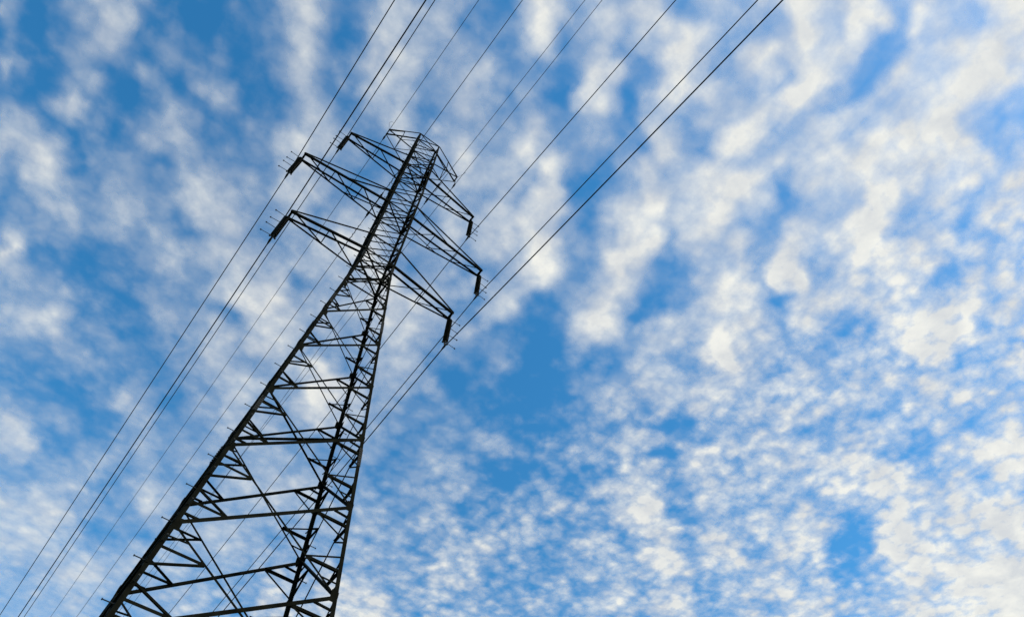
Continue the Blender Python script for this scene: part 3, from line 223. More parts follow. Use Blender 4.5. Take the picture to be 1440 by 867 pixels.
[13,11,7,7,10,16,16,14,10,9,8,11,11,8,9,11,12,12,14,15,16,19,21,20,18,17,16,16,14,14,15,13,11,9,8,12,15,15,16,16,15,15,13,13,15,15,14,15,17,20,21,22,21,20,19,19,20,22,23,23,22,20,18,17,16,15,15,16,16,15,12,12,14,14,14,19,23,20,15,14,16,16,15,13,12,12,13,12,12,11,11,13,14,14,11,9,7,8,9,9,9,10,11,12,15,18,19,20,20,20,17,14,13,14,17,19,19,17,15,14,13,15,17,18,17,14],
[15,13,8,7,9,15,16,15,13,11,12,13,11,10,11,12,11,12,15,15,18,21,22,22,21,19,18,17,13,12,13,11,11,11,10,13,16,15,15,15,15,15,13,12,14,15,15,15,17,20,22,23,23,21,18,18,19,20,22,23,21,18,16,15,15,15,15,16,16,15,13,13,14,13,12,15,20,21,17,15,16,15,14,12,11,12,12,12,12,11,11,12,12,12,11,9,7,7,7,8,8,8,9,10,12,15,18,20,21,22,21,19,18,17,19,19,19,16,13,12,12,14,17,19,20,18],
[16,15,11,9,9,14,16,16,14,14,15,15,13,13,14,13,13,16,17,16,18,22,23,23,22,22,21,19,14,9,9,8,11,13,14,17,17,16,15,15,16,16,14,13,14,15,15,15,15,18,23,24,23,21,18,16,17,19,20,21,21,18,15,15,15,15,15,16,16,15,14,13,15,14,12,12,16,18,17,16,15,14,12,11,10,11,11,11,11,12,12,12,12,11,11,9,8,7,7,8,8,9,10,10,11,13,16,19,21,23,23,23,22,20,20,19,17,13,10,8,9,12,15,18,21,21],
[16,16,13,10,10,14,16,16,15,15,16,16,15,15,16,15,16,19,20,18,19,22,24,24,24,24,22,20,15,9,7,8,11,16,18,20,18,16,15,15,16,16,15,14,15,16,16,15,13,15,21,23,22,21,18,16,16,17,18,19,20,18,16,15,15,15,16,16,15,15,13,13,15,16,15,13,14,16,16,15,14,12,10,8,8,9,9,9,9,11,12,12,11,11,10,9,8,8,8,9,10,11,12,12,12,12,14,18,21,23,24,24,23,22,20,19,17,12,7,5,6,9,13,16,20,22],
[16,15,13,11,11,13,16,16,16,15,15,16,16,16,17,16,18,21,22,21,19,22,22,23,24,24,21,19,15,10,8,10,13,17,20,20,18,16,16,16,17,17,15,15,16,16,16,15,12,12,18,22,21,20,18,16,15,16,16,17,18,18,16,15,15,16,16,16,16,15,13,12,14,17,18,16,15,15,15,15,14,11,8,7,7,7,8,7,6,8,11,11,10,9,9,8,8,8,9,10,12,13,14,15,14,13,14,17,21,23,24,24,23,20,18,18,17,14,9,4,5,8,12,16,19,21],
[15,14,12,12,12,13,15,16,15,14,14,15,16,18,17,16,19,22,23,22,20,20,20,21,23,23,19,17,15,12,10,12,15,18,20,20,17,15,16,16,18,18,16,16,16,16,16,16,13,13,16,20,20,20,19,18,16,15,15,16,17,17,16,16,16,16,16,16,16,15,14,12,12,16,19,19,17,16,16,16,15,12,9,8,8,8,7,5,4,5,8,9,8,8,8,8,8,8,9,11,13,15,16,16,16,15,16,18,20,22,23,23,21,17,15,15,16,16,12,8,7,9,12,16,18,20],
[15,13,11,13,12,12,15,15,13,12,12,13,15,19,18,16,20,23,24,22,20,20,19,21,23,22,17,15,15,14,13,15,16,17,20,19,16,15,15,16,18,19,18,17,17,16,15,16,15,14,15,18,19,19,19,19,17,15,15,15,16,16,16,15,16,16,16,16,16,16,15,13,11,14,18,19,19,18,18,18,16,14,11,10,10,9,8,6,4,3,4,6,6,6,7,8,9,9,10,12,14,15,16,16,16,16,17,18,20,21,21,20,18,15,12,10,12,15,16,14,12,12,14,17,19,20],
[16,13,12,14,14,12,14,15,12,11,10,10,13,18,18,17,20,23,23,21,20,19,20,21,24,23,18,16,16,15,15,17,17,16,18,19,17,15,15,15,17,20,19,19,18,17,15,16,16,15,15,16,17,18,19,20,18,16,15,15,16,16,15,15,15,16,16,16,16,16,16,14,12,12,15,18,18,18,19,19,17,15,14,13,13,12,10,7,4,3,3,4,4,4,6,8,10,10,11,12,13,15,15,16,16,16,17,18,19,19,18,17,16,13,10,8,9,13,16,17,16,16,17,19,20,20],
[16,14,14,16,14,11,13,15,14,14,9,8,12,16,17,18,21,23,23,20,19,19,20,22,24,23,20,18,17,16,18,20,19,16,17,18,17,16,15,15,16,19,20,20,19,17,16,16,16,15,15,14,15,16,17,19,18,16,16,15,16,16,15,15,15,16,16,16,16,16,16,15,13,12,13,15,17,18,19,19,18,16,15,15,16,15,11,7,4,3,3,3,4,4,5,7,10,11,12,11,12,13,14,14,14,15,16,16,17,16,14,14,13,12,10,8,8,11,14,17,18,19,19,20,21,21],
[16,15,16,16,13,11,13,16,17,17,11,8,13,16,15,18,22,24,23,21,20,20,20,23,23,22,20,20,19,18,20,23,22,17,16,17,16,16,16,15,16,18,19,20,19,17,16,16,15,15,14,13,13,14,16,17,18,16,16,16,16,16,15,15,16,16,16,16,16,16,16,16,14,12,12,13,15,16,18,18,18,16,15,16,16,16,13,8,5,3,3,4,5,6,6,7,9,11,12,11,11,11,11,12,13,13,14,15,15,13,11,10,10,11,12,11,10,11,13,16,19,20,21,21,22,22],
[16,15,16,15,12,12,15,18,19,20,13,9,14,16,16,19,23,24,23,23,22,21,20,22,22,21,20,20,20,20,22,24,23,19,16,16,16,15,15,16,15,16,19,20,18,16,15,15,15,15,15,13,12,14,15,16,16,16,15,16,16,16,16,16,16,16,16,16,16,16,16,15,14,12,11,12,13,15,16,17,17,16,16,16,17,16,14,10,6,4,4,6,8,9,8,7,8,10,11,11,10,9,9,10,11,12,13,13,13,12,10,8,9,11,13,14,13,13,14,16,18,20,21,22,23,23],
[15,14,16,15,12,14,17,19,20,20,14,11,14,15,16,20,23,23,23,24,24,22,20,20,20,19,18,19,20,21,23,24,23,19,16,15,14,14,15,16,15,16,18,20,19,16,15,14,13,14,15,14,13,15,16,16,15,15,15,15,16,16,16,16,16,16,16,16,16,15,16,15,14,12,11,11,13,14,15,16,16,16,16,16,17,17,15,11,8,6,6,9,11,12,11,9,8,8,10,10,9,8,8,9,9,10,11,12,12,12,10,9,9,11,14,16,17,16,16,16,17,19,21,22,23,24],
[14,12,14,15,13,16,19,20,22,19,14,12,14,13,15,20,21,20,22,24,24,22,20,20,19,18,17,17,19,20,22,22,21,19,16,14,13,13,14,16,16,15,17,19,19,16,15,14,12,13,16,16,16,17,17,16,15,14,13,14,15,16,16,16,16,16,16,16,15,15,16,16,14,12,11,11,12,13,15,16,16,15,15,17,19,19,16,13,10,8,9,11,14,15,14,11,8,7,7,9,9,8,7,8,8,9,9,10,11,12,11,10,11,13,16,18,19,19,17,17,17,19,21,22,23,24],
[14,12,13,13,14,17,20,21,23,19,14,14,15,12,13,18,18,16,19,23,22,21,20,19,18,17,16,16,17,18,20,20,20,19,16,13,12,12,13,15,16,15,16,18,19,17,16,14,12,12,15,18,18,19,18,16,14,12,12,13,15,16,16,16,16,16,16,15,14,14,15,16,15,12,10,10,11,13,14,15,16,16,15,16,18,20,18,14,11,10,11,13,15,16,16,13,9,6,5,6,8,8,7,7,8,8,8,8,9,10,11,12,13,15,17,19,20,20,19,18,17,18,20,22,23,24],
[15,13,13,12,14,17,19,21,23,19,13,14,15,11,11,15,16,15,18,21,21,20,19,18,17,16,15,16,17,17,17,19,19,18,16,13,11,12,13,15,16,15,15,17,17,17,16,15,13,13,15,18,20,20,19,16,13,12,11,12,14,15,16,16,16,16,16,15,14,13,13,15,15,12,10,9,10,12,13,14,16,16,15,16,17,19,18,15,12,11,12,14,16,17,17,15,11,7,4,4,6,7,7,7,8,8,8,8,8,9,10,11,13,15,18,20,20,20,19,18,18,18,19,21,23,23],
[17,15,14,12,14,16,18,20,22,18,13,13,14,10,8,13,16,16,18,20,19,18,18,17,16,15,15,17,18,16,16,18,19,18,15,13,12,13,14,15,16,15,15,16,16,16,16,16,14,14,15,18,20,20,18,16,13,11,11,12,14,15,16,16,16,15,16,16,14,12,12,13,14,13,10,8,9,10,11,13,15,16,16,15,16,17,17,15,12,12,12,14,16,17,17,15,12,8,5,4,4,5,5,6,7,8,8,7,7,8,9,10,12,14,17,19,20,19,18,17,17,18,19,21,22,22],
[19,17,15,13,14,15,17,18,19,16,12,12,11,8,7,11,15,16,19,20,18,17,17,16,15,15,15,18,19,17,16,18,19,18,16,15,14,14,15,16,16,15,15,16,16,15,15,15,15,15,16,18,20,20,18,16,13,12,12,13,14,15,16,15,15,15,16,16,15,13,11,12,13,13,10,8,8,9,10,10,13,15,16,16,16,16,16,14,12,11,12,13,15,17,17,15,13,10,6,4,4,4,4,5,5,7,7,7,7,7,8,9,11,12,15,17,19,19,18,17,16,17,18,20,22,22],
[20,18,15,15,15,15,16,17,16,14,11,11,9,7,8,12,14,17,19,19,17,16,16,15,15,15,15,17,19,18,17,19,20,19,17,17,16,15,16,17,16,15,15,16,15,15,15,15,15,16,16,18,19,19,18,16,14,13,13,14,15,16,16,15,15,15,15,16,16,14,12,11,12,12,11,9,9,9,9,8,10,13,15,15,16,16,15,13,11,11,11,12,14,16,16,15,13,10,7,5,4,4,4,4,4,5,6,6,6,7,8,9,10,11,13,15,17,18,17,16,15,15,17,19,22,23],
[19,17,15,16,16,15,16,16,15,12,10,11,10,9,11,13,15,17,20,19,16,15,15,15,15,15,15,16,18,17,18,20,20,19,19,18,17,16,16,18,18,16,15,16,15,15,15,16,16,17,17,18,19,20,19,17,15,14,14,15,16,17,16,16,15,15,16,16,16,15,13,12,12,12,11,9,9,10,10,8,8,10,13,14,15,16,15,14,12,11,11,12,12,14,15,14,12,9,7,5,4,4,4,4,4,4,5,5,5,5,7,8,9,10,11,13,15,16,16,15,14,14,15,17,20,23],
[17,16,16,16,15,15,16,15,14,10,8,12,12,12,14,16,17,19,21,19,17,16,16,15,15,16,15,16,16,16,18,19,19,19,19,20,19,17,16,18,19,17,17,17,16,15,15,16,16,18,19,19,20,20,19,18,16,15,15,16,17,18,17,16,15,15,16,17,17,16,14,13,12,11,10,9,9,11,11,9,8,8,11,13,14,15,15,14,12,11,11,11,12,12,13,13,11,8,6,5,4,4,4,4,4,4,4,4,4,4,5,7,8,9,10,12,13,14,14,14,13,13,13,14,17,21],
[15,16,17,17,16,15,16,16,15,10,9,14,16,15,16,18,20,22,22,19,17,18,17,16,15,16,15,16,15,16,17,17,17,19,20,21,21,18,16,17,20,19,18,18,17,15,15,16,16,18,19,20,20,20,20,19,17,15,16,17,18,19,19,18,16,16,17,18,18,17,15,14,12,11,9,8,8,10,12,11,8,8,9,11,12,13,14,14,13,12,12,11,11,11,11,10,9,6,5,4,4,4,4,4,4,4,4,4,3,4,5,6,7,8,9,11,12,12,13,13,12,11,11,12,14,18],
[15,17,19,19,17,16,16,16,16,12,13,17,18,17,16,20,23,24,22,19,17,19,19,16,15,16,16,16,16,16,18,17,16,18,21,22,23,20,16,17,19,20,20,19,17,16,16,15,16,18,20,20,20,20,20,19,17,16,16,17,19,19,20,19,18,17,18,19,19,18,16,15,13,12,10,8,8,10,12,12,10,8,8,9,10,11,12,13,13,12,12,12,11,11,10,9,7,5,4,3,3,3,4,4,4,4,4,4,3,3,4,5,6,7,8,10,10,11,11,11,10,10,10,10,12,15],
[16,18,20,20,18,18,16,16,16,15,17,20,20,18,16,20,24,24,22,18,16,19,19,16,15,16,16,16,16,17,19,17,16,18,22,23,24,21,17,16,19,20,20,19,17,15,16,16,16,17,19,19,19,20,20,19,18,16,15,17,19,20,20,20,19,19,19,20,20,18,17,16,14,13,11,10,9,10,12,12,11,9,8,8,9,9,10,11,12,12,12,12,12,11,10,8,6,4,3,3,3,3,4,4,4,4,4,3,3,3,3,4,5,6,8,9,9,10,10,9,9,9,8,9,10,12],
[16,19,20,20,19,19,17,15,16,16,19,20,20,18,16,19,23,23,21,17,16,18,18,16,16,16,16,15,15,17,19,18,16,19,22,24,24,22,18,16,18,19,19,17,14,14,16,16,15,16,17,17,18,19,20,19,17,16,15,16,19,20,20,20,20,19,19,20,19,18,17,16,15,14,12,12,11,12,13,13,12,10,8,8,8,8,9,10,11,11,11,11,12,11,10,8,6,4,3,3,3,3,4,4,4,3,3,2,2,2,2,3,4,5,7,8,9,9,9,8,8,8,7,8,9,11],
[16,19,20,20,20,19,17,15,15,16,19,19,20,19,16,18,22,21,20,18,16,17,17,16,16,15,16,15,15,17,18,18,17,19,22,23,22,21,18,16,16,18,17,14,11,11,15,16,16,16,16,16,17,18,19,18,17,16,15,16,18,20,20,20,20,19,19,19,18,18,17,16,16,14,13,13,13,14,14,14,13,11,9,8,7,7,8,8,9,10,10,11,12,12,11,9,7,5,3,3,3,3,4,4,4,3,2,1,1,1,1,2,3,4,5,7,8,8,8,8,8,7,7,7,7,9],
[16,18,20,19,19,18,16,16,15,16,17,17,19,19,16,17,20,20,19,19,18,18,16,16,16,15,15,16,15,16,17,17,17,19,21,21,20,18,17,15,14,15,15,12,8,9,13,16,16,16,16,15,16,17,17,17,16,16,16,16,18,19,20,20,19,19,19,18,18,17,16,16,15,14,14,14,15,15,16,15,14,12,10,9,8,7,7,7,8,8,9,9,11,12,11,9,7,5,4,3,3,4,4,4,4,3,1,0,0,0,0,1,2,3,3,5,7,8,8,8,8,8,7,6,6,8],
[15,18,20,19,18,17,16,15,15,16,16,16,18,18,16,16,18,19,19,19,19,19,17,17,17,15,15,16,15,15,16,16,17,19,20,19,17,16,15,13,12,12,13,11,8,9,12,15,15,16,16,15,15,16,16,16,16,16,17,17,18,19,20,19,19,18,18,17,17,16,15,15,14,13,13,14,15,16,16,16,15,13,11,10,8,8,8,8,8,8,8,8,9,11,11,10,7,5,4,4,4,4,5,5,5,4,2,0,0,0,0,0,0,1,2,3,5,7,8,8,8,8,8,7,6,7],
[15,18,20,18,16,15,15,15,15,15,15,15,16,17,16,15,16,17,18,19,20,19,18,18,18,16,15,15,15,15,15,15,16,19,20,18,16,15,13,11,9,9,11,11,10,10,13,15,15,16,16,15,15,16,16,15,16,16,18,18,19,19,19,19,18,17,17,16,16,15,14,14,13,12,12,13,15,16,16,16,15,14,12,11,10,9,9,8,8,8,7,8,8,10,10,10,8,6,4,4,4,5,5,6,6,5,4,1,0,0,0,0,0,0,0,1,3,5,7,8,8,9,9,9,8,7]]
CX0, CY0, CST, CALT = -1628.57, -995.70, 55.0, 3000.0
def vnoise(x, y, seed):
    rs = np.random.RandomState(seed); tab = rs.rand(256, 256)
    i, j = np.floor(x).astype(int), np.floor(y).astype(int); fx, fy = x - i, y - j
    fx, fy = fx*fx*(3-2*fx), fy*fy*(3-2*fy)
    g = lambda a, b: tab[a & 255, b & 255]
    return (g(i, j)*(1-fx) + g(i+1, j)*fx)*(1-fy) + (g(i, j+1)*(1-fx) + g(i+1, j+1)*fx)*fy
def cloud_layer():
    D_ = np.array(COVER, float) / 35.0
    ny, nx = D_.shape
    N = 700; half = 20.0
    xs = CX0 + nx*CST/2 + (np.arange(N) - N/2) * half; ys = CY0 + ny*CST/2 + (np.arange(N) - N/2) * half
    X, Y = np.meshgrid(xs, ys)
    wx = sum(a * (vnoise(X/l, Y/l, sd) - .5) for a, l, sd in ((90, 210, 1), (60, 95, 2), (34, 52, 3)))
    wy = sum(a * (vnoise(X/l, Y/l, sd) - .5) for a, l, sd in ((90, 210, 4), (60, 95, 5), (34, 52, 6)))
    u, v = (X + wx*WARP - CX0)/CST, (Y + wy*WARP - CY0)/CST
    def refl(t, n): t = np.abs(t) % (2*(n-1)); return np.where(t > n-1, 2*(n-1) - t, t)
    u, v = refl(u, nx), refl(v, ny)
    i, j = np.clip(np.floor(u).astype(int), 0, nx-2), np.clip(np.floor(v).astype(int), 0, ny-2); fx, fy = u - i, v - j
    fx, fy = fx*fx*(3-2*fx)*.5 + fx*.5, fy*fy*(3-2*fy)*.5 + fy*.5
    c = (D_[j, i]*(1-fx) + D_[j, i+1]*fx)*(1-fy) + (D_[j+1, i]*(1-fx) + D_[j+1, i+1]*fx)*fy
    me = bpy.data.meshes.new('clouds')
    co = np.stack([X.ravel(), Y.ravel(), np.zeros(N*N)], 1)
    me.vertices.add(N*N); me.vertices.foreach_set('co', co.astype(np.float32).ravel())
    a = (np.arange(N-1)[:, None]*N + np.arange(N-1)).ravel()
    q = np.stack([a, a+1, a+N+1, a+N], 1); nq = len(q)
    me.loops.add(nq*4); me.loops.foreach_set('vertex_index', q.astype(np.int32).ravel())
    me.polygons.add(nq); me.polygons.foreach_set('loop_start', (np.arange(nq)*4).astype(np.int32)); me.polygons.foreach_set('loop_total', np.full(nq, 4, np.int32))
    at = me.attributes.new('cover', 'FLOAT', 'POINT'); at.data.foreach_set('value', c.astype(np.float32).ravel())
    me.update(); me.validate()
    o = bpy.data.objects.new('clouds', me); COL.objects.link(o); o.location = (0, 0, CALT); o['kind'] = 'structure'
    m = bpy.data.materials.new('altocumulus'); m.use_nodes = True; n = m.node_tree; n.nodes.clear(); L = n.links.new
    def nd(t, **k):
        x = n.nodes.new(t)
        for a_, b_ in k.items(): setattr(x, a_, b_)
        return x
    def math_(op, a_, b_=None, c_=None, clamp=False):
        x = nd('ShaderNodeMath', operation=op, use_clamp=clamp)
        for i_, val in enumerate((a_, b_, c_)):
            if val is None: continue
            if isinstance(val, (int, float)): x.inputs[i_].default_value = val
            else: L(val, x.inputs[i_])
        return x.outputs[0]
    tc = nd('ShaderNodeTexCoord'); att = nd('ShaderNodeAttribute', attribute_name='cover')
    def noise(scale, detail, rough, dist, off):
        mp = nd('ShaderNodeMapping'); mp.inputs['Scale'].default_value = (scale, scale, scale); mp.inputs['Location'].default_value = (off, off*.7, 0)
        L(tc.outputs['Object'], mp.inputs[0]); t = nd('ShaderNodeTexNoise'); t.inputs['Scale'].default_value = 1.0
        t.inputs['Detail'].default_value = detail; t.inputs['Roughness'].default_value = rough; t.inputs['Distortion'].default_value = dist
        L(mp.outputs[0], t.inputs['Vector']); return t.outputs[0]
    soft = noise(1/330., 3, .5, .3, 3.1)
    fine = noise(1/80., 9, .60, .15, 11.7)
    wob = nd('ShaderNodeTexNoise'); wob.inputs['Scale'].default_value = 1/90.; wob.inputs['Detail'].default_value = 5; L(tc.outputs['Object'], wob.inputs['Vector'])
    wv = nd('ShaderNodeVectorMath', operation='MULTIPLY_ADD'); L(wob.outputs['Color'], wv.inputs[0]); wv.inputs[1].default_value = (85, 85, 0); L(tc.outputs['Object'], wv.inputs[2])
    vo = nd('ShaderNodeTexVoronoi', feature='SMOOTH_F1'); vo.inputs['Scale'].default_value = 1/92.; vo.inputs['Smoothness'].default_value = .25; L(wv.outputs[0], vo.inputs['Vector'])
    puff = math_('SUBTRACT', .48, vo.outputs['Distance'])
    dot = nd('ShaderNodeVectorMath', operation='DOT_PRODUCT'); L(tc.outputs['Object'], dot.inputs[0]); dot.inputs[1].default_value = (FRX, FRY, 0)
    frag = nd('ShaderNodeMapRange', interpolation_type='SMOOTHSTEP'); L(dot.outputs['Value'], frag.inputs[0])
    for k_, v_ in zip((1, 2, 3, 4), (FR0, FR1, AMP0, AMP1)): frag.inputs[k_].default_value = v_
    f1 = math_('MULTIPLY', math_('ADD', math_('MULTIPLY', math_('SUBTRACT', fine, .5), 1.25), math_('MULTIPLY', puff, .72)), frag.outputs[0])
    f2 = math_('MULTIPLY', math_('SUBTRACT', soft, .5), .12)
    d = math_('ADD', math_('ADD', att.outputs['Fac'], f1), f2, clamp=True)
    d = math_('ADD', math_('MULTIPLY', math_('SUBTRACT', d, .5), math_('ADD', math_('MULTIPLY', frag.outputs[0], .62), CONTR)), .557, clamp=True)
    al = math_('MULTIPLY', math_('POWER', d, GAM), .97, clamp=True)
    tr = nd('ShaderNodeBsdfTransparent'); tl = nd('ShaderNodeBsdfTranslucent'); 
    shade_noise = noise(1/260., 5, .6, .2, 23.3)  # grey shading within the clouds, painted into their colour by noise independent of cover
    rmp = nd('ShaderNodeValToRGB'); L(shade_noise, rmp.inputs[0]); rmp.color_ramp.elements[0].position = .38; rmp.color_ramp.elements[1].position = .64
    rmp.color_ramp.elements[0].color = (.74, .645, .53, 1); rmp.color_ramp.elements[1].color = (.99, .83, .62, 1); L(rmp.outputs[0], tl.inputs[0])
    mx = nd('ShaderNodeMixShader'); L(al, mx.inputs[0]); L(tr.outputs[0], mx.inputs[1]); L(tl.outputs[0], mx.inputs[2])
    out = nd('ShaderNodeOutputMaterial'); L(mx.outputs[0], out.inputs[0]); me.materials.append(m)
WARP, CONTR, GAM = 1.0, 1.08, 1.60
FRX, FRY, FR0, FR1, AMP0, AMP1 = 0.95, 0.30, 1500.0, 2900.0, 0.28, 0.58
cloud_layer()
#CLOUDS_END

# ------------------------------------------------------------------ tower geometry
RY = 0.773                       # the body is a little shallower along the line than across it
ZK = 37.0
def W(z):
    if z < ZK: return 1.018 + (ZK - z) * 0.0849
    return 1.018 - (z - ZK) * 0.0006
ZTOP = 59.9
def D(z):                        # half depth
    if z < 54.6: return W(z) * RY
    return W(54.6) * RY + (0.30 - W(54.6) * RY) * (z - 54.6) / (ZTOP - 54.6)
def corner(sx, sy, z):
    c = Vector((sx * W(z), sy * D(z), z))
    if sx < 0 < sy and z < ZK: c.x -= 0.0045 * (ZK - z)       # this leg splays a little more than the others
    return c
def legw(z): return 0.150 - 0.015 * min(1, z / 45)

tower = empty('transmission_tower', 'tall dark steel lattice pylon with three pairs of long crossarms against a cloudy sky', 'pylon')

NODES_LOW = [0.35, 4.4, 8.5, 12.45, 16.1, 19.76, 23.29, 26.64, 29.92, 33.2, 36.4]
NODES_UP = [37.9, 39.7, 41.35, 43.0, 44.65, 46.3, 48.1, 49.95, 51.75, 53.2, 54.6, 56.4, 58.1, 59.9]
NODES = NODES_LOW + NODES_UP

# legs
SPLICES = [11.0, 22.3, 31.5, 37.3, 48.9]
for sx in (-1, 1):
    for sy in (-1, 1):
        bm = bmesh.new()
        rings = []
        for z in sorted([0.1, 12.0, 23.3, 37.0, 45.0, 54.6, ZTOP]):
            c = corner(sx, sy, z); lw = legw(z); t = 0.022
            pr = [(0, 0), (-sx*lw, 0), (-sx*lw, -sy*t), (-sx*t, -sy*t), (-sx*t, -sy*lw), (0, -sy*lw)]
            if sx * sy < 0: pr = pr[::-1]
            rings.append([c + Vector((a, b, 0)) for a, b in pr])
        prism(bm, rings)
        bmesh.ops.recalc_face_normals(bm, faces=bm.faces)
        leg = obj('leg', bm, M_STEEL, tower)
        for zs in SPLICES:                       # bolted splice covers: a plate on each flange, with bolt heads
            bm = bmesh.new(); lw = legw(zs) * 0.92; L = 0.95 if zs < 35 else 0.6
            c0, c1 = corner(sx, sy, zs - L/2), corner(sx, sy, zs + L/2)
            for ax in (0, 1):
                o = 0.012
                if ax == 0: q = [(sx*o, sy*o), (-sx*lw, sy*o), (-sx*lw, sy*0.001), (sx*o, sy*0.001)]
                else: q = [(sx*o, sy*0.0), (sx*o, -sy*lw), (sx*0.001, -sy*lw), (sx*0.001, sy*0.0)]
                prism(bm, [[c + Vector((a, b, 0)) for a, b in q] for c in (c0, c1)])
                for k in range(8):
                    for u in (0.3, 0.7):
                        zc = zs - L/2 + L * (k + .5) / 8; c = corner(sx, sy, zc)
                        p = c + (Vector((-sx*lw*u, sy*0.01, 0)) if ax == 0 else Vector((sx*0.01, -sy*lw*u, 0)))
                        e = Vector((0, sy*0.028, 0)) if ax == 0 else Vector((sx*0.028, 0, 0))
                        rod(bm, [p, p + e], 0.017)
            bmesh.ops.recalc_face_normals(bm, faces=bm.faces)
            obj('splice_plate', bm, M_BOLT, leg)
        if (sx, sy) in ((-1, -1), (1, 1)):       # two legs carry step bolts, turn about on the two flanges
            k = 0; z = 3.0
            while z < 58:
                lw = legw(z); c = corner(sx, sy, z); bm = bmesh.new()
                if k % 2 == 0: p = c + Vector((0, -sy*lw*0.5, 0)); d = Vector((sx, 0, 0))
                else: p = c + Vector((-sx*lw*0.5, 0, 0)); d = Vector((0, sy, 0))
                rod(bm, [p - d*0.03, p + d*0.33], 0.016); rod(bm, [p + d*0.325, p + d*0.355], 0.030)
                rod(bm, [p, p + d*0.03], 0.024)
                obj('step_bolt', bm, M_BOLT, leg); z += 0.73 if z < 36 else 0.6; k += 1
        bm = bmesh.new(); c = corner(sx, sy, 0.1)
        lathe(bm, [(0.62, -0.6), (0.62, 0.16), (0.55, 0.22), (0.40, 0.24)], (c.x - sx*0.06, c.y - sy*0.06, 0))
        obj('foundation', bm, M_CONC, tower)

# faces: (axis normal, the two corner signs left/right)
FACES = [(Vector((0, -1, 0)), (-1, -1), (1, -1)), (Vector((1, 0, 0)), (1, -1), (1, 1)),
         (Vector((0, 1, 0)), (-1, 1), (1, 1)), (Vector((-1, 0, 0)), (-1, 1), (-1, -1))]
def plate(bm, c, n, w, h):
    n = Vector(n); X = n.cross(Vector((0, 0, 1))).normalized(); Z = X.cross(n).normalized()
    box(bm, Vector(c) + n * 0.006, w, 0.012, h, X, n, Z)
for k in range(len(NODES) - 1):
    z0, z1 = NODES[k], NODES[k+1]
    low = z1 <= 36.5
    dw = (0.115 if z0 < 20 else 0.10 if z0 < 30 else 0.085) if low else 0.082
    for n, A, B in FACES:
        a0, b0, a1, b1 = corner(*A, z0), corner(*B, z0), corner(*A, z1), corner(*B, z1)
        ins = (b0 - a0).normalized() * 0.04
        bm = bmesh.new()
        angle_bar(bm, a0 + ins, b1 - ins, dw * (1.1 if low else 1), n, off=0.012)            # rising member lies outside, falling member inside
        angle_bar(bm, a1 + ins, b0 - ins, dw * 0.58, n, off=-0.024, up=1, leg2=0.45)
        if not low and k % 1 == 0 and round(z0, 2) in (37.9, 39.7, 44.65, 46.3, 51.75, 53.2, 54.6):
            angle_bar(bm, a0 + ins, b0 - ins, 0.10, n, off=0.016)
        if round(z0, 2) in (36.4, 59.9, 23.29, 0.35) and round(z0, 2) not in (23.29, 0.35):
            angle_bar(bm, a0 + ins, b0 - ins, 0.10, n, off=0.016)
        if round(z1, 2) == 59.9:
            angle_bar(bm, a1 + ins, b1 - ins, 0.085, n, off=0.016)
        gs = 0.34 if low else 0.20
        for c, s in ((a0, 1), (b0, -1)):
            plate(bm, c + (b0 - a0).normalized() * s * gs * 0.42 + n * 0.003, n, gs * 0.7, gs * (1.2 if low else 1.0))
        panel = obj('bracing_panel', bm, M_STEEL, tower)
        if low:
            C = (a0 + (b1 - a0) * ((b0 - a0).length / ((b0 - a0).length + (b1 - a1).length)))
            rw = 0.062 if z0 < 20 else 0.052
            def legp(S, z): return corner(*S, z)
            for S, lo, hi in ((A, a0, a1), (B, b0, b1)):
                Dm = (hi + C) / 2; Em = (lo + C) / 2
                zm = (z0 + z1) / 2
                H = z1 - z0
                segs = [(Dm, legp(S, Dm.z)), (Dm, legp(S, z1 - H*0.42)), (Em, legp(S, Em.z)), (Em, legp(S, z0 + H*0.42))]
                if z0 < 21: segs += [(hi*0.5 + Dm*0.5, legp(S, z1 - H*0.13)), (lo*0.5 + Em*0.5, legp(S, z0 + H*0.13))]
                for i, (p, q) in enumerate(segs):
                    bm = bmesh.new(); angle_bar(bm, p, q, rw * (1.45 if i in (0, 2) else 1), n, off=-0.01 - 0.006 * (i % 3), up=1 if i % 2 else -1)
                    obj('redundant_brace', bm, M_STEEL, panel)
        else:
            pass
# horizontal diaphragms
def diaphragm(z, wd):
    bm = bmesh.new()
    c = [corner(-1, -1, z), corner(1, -1, z), corner(1, 1, z), corner(-1, 1, z)]
    angle_bar(bm, c[0], c[2], wd * (.75 if z < 30 else 1), (0, 0, -1), off=0.0, leg2=.5); angle_bar(bm, c[3], c[1], wd, (0, 0, -1), off=0.02, leg2=.6)
    for i in range(4):
        p, q = c[i], c[(i+1) % 4]; m = (p + q) / 2; nn = (c[(i+1) % 4] + c[(i+2) % 4]) / 2
    obj('horizontal_frame', bm, M_STEEL, tower)
for z, wd in ((4.4, 0.1), (23.29, 0.10), (36.4, 0.1), (37.9, 0.09), (44.65, 0.09), (51.75, 0.09), (54.6, 0.07), (59.9, 0.06)): diaphragm(z, wd)

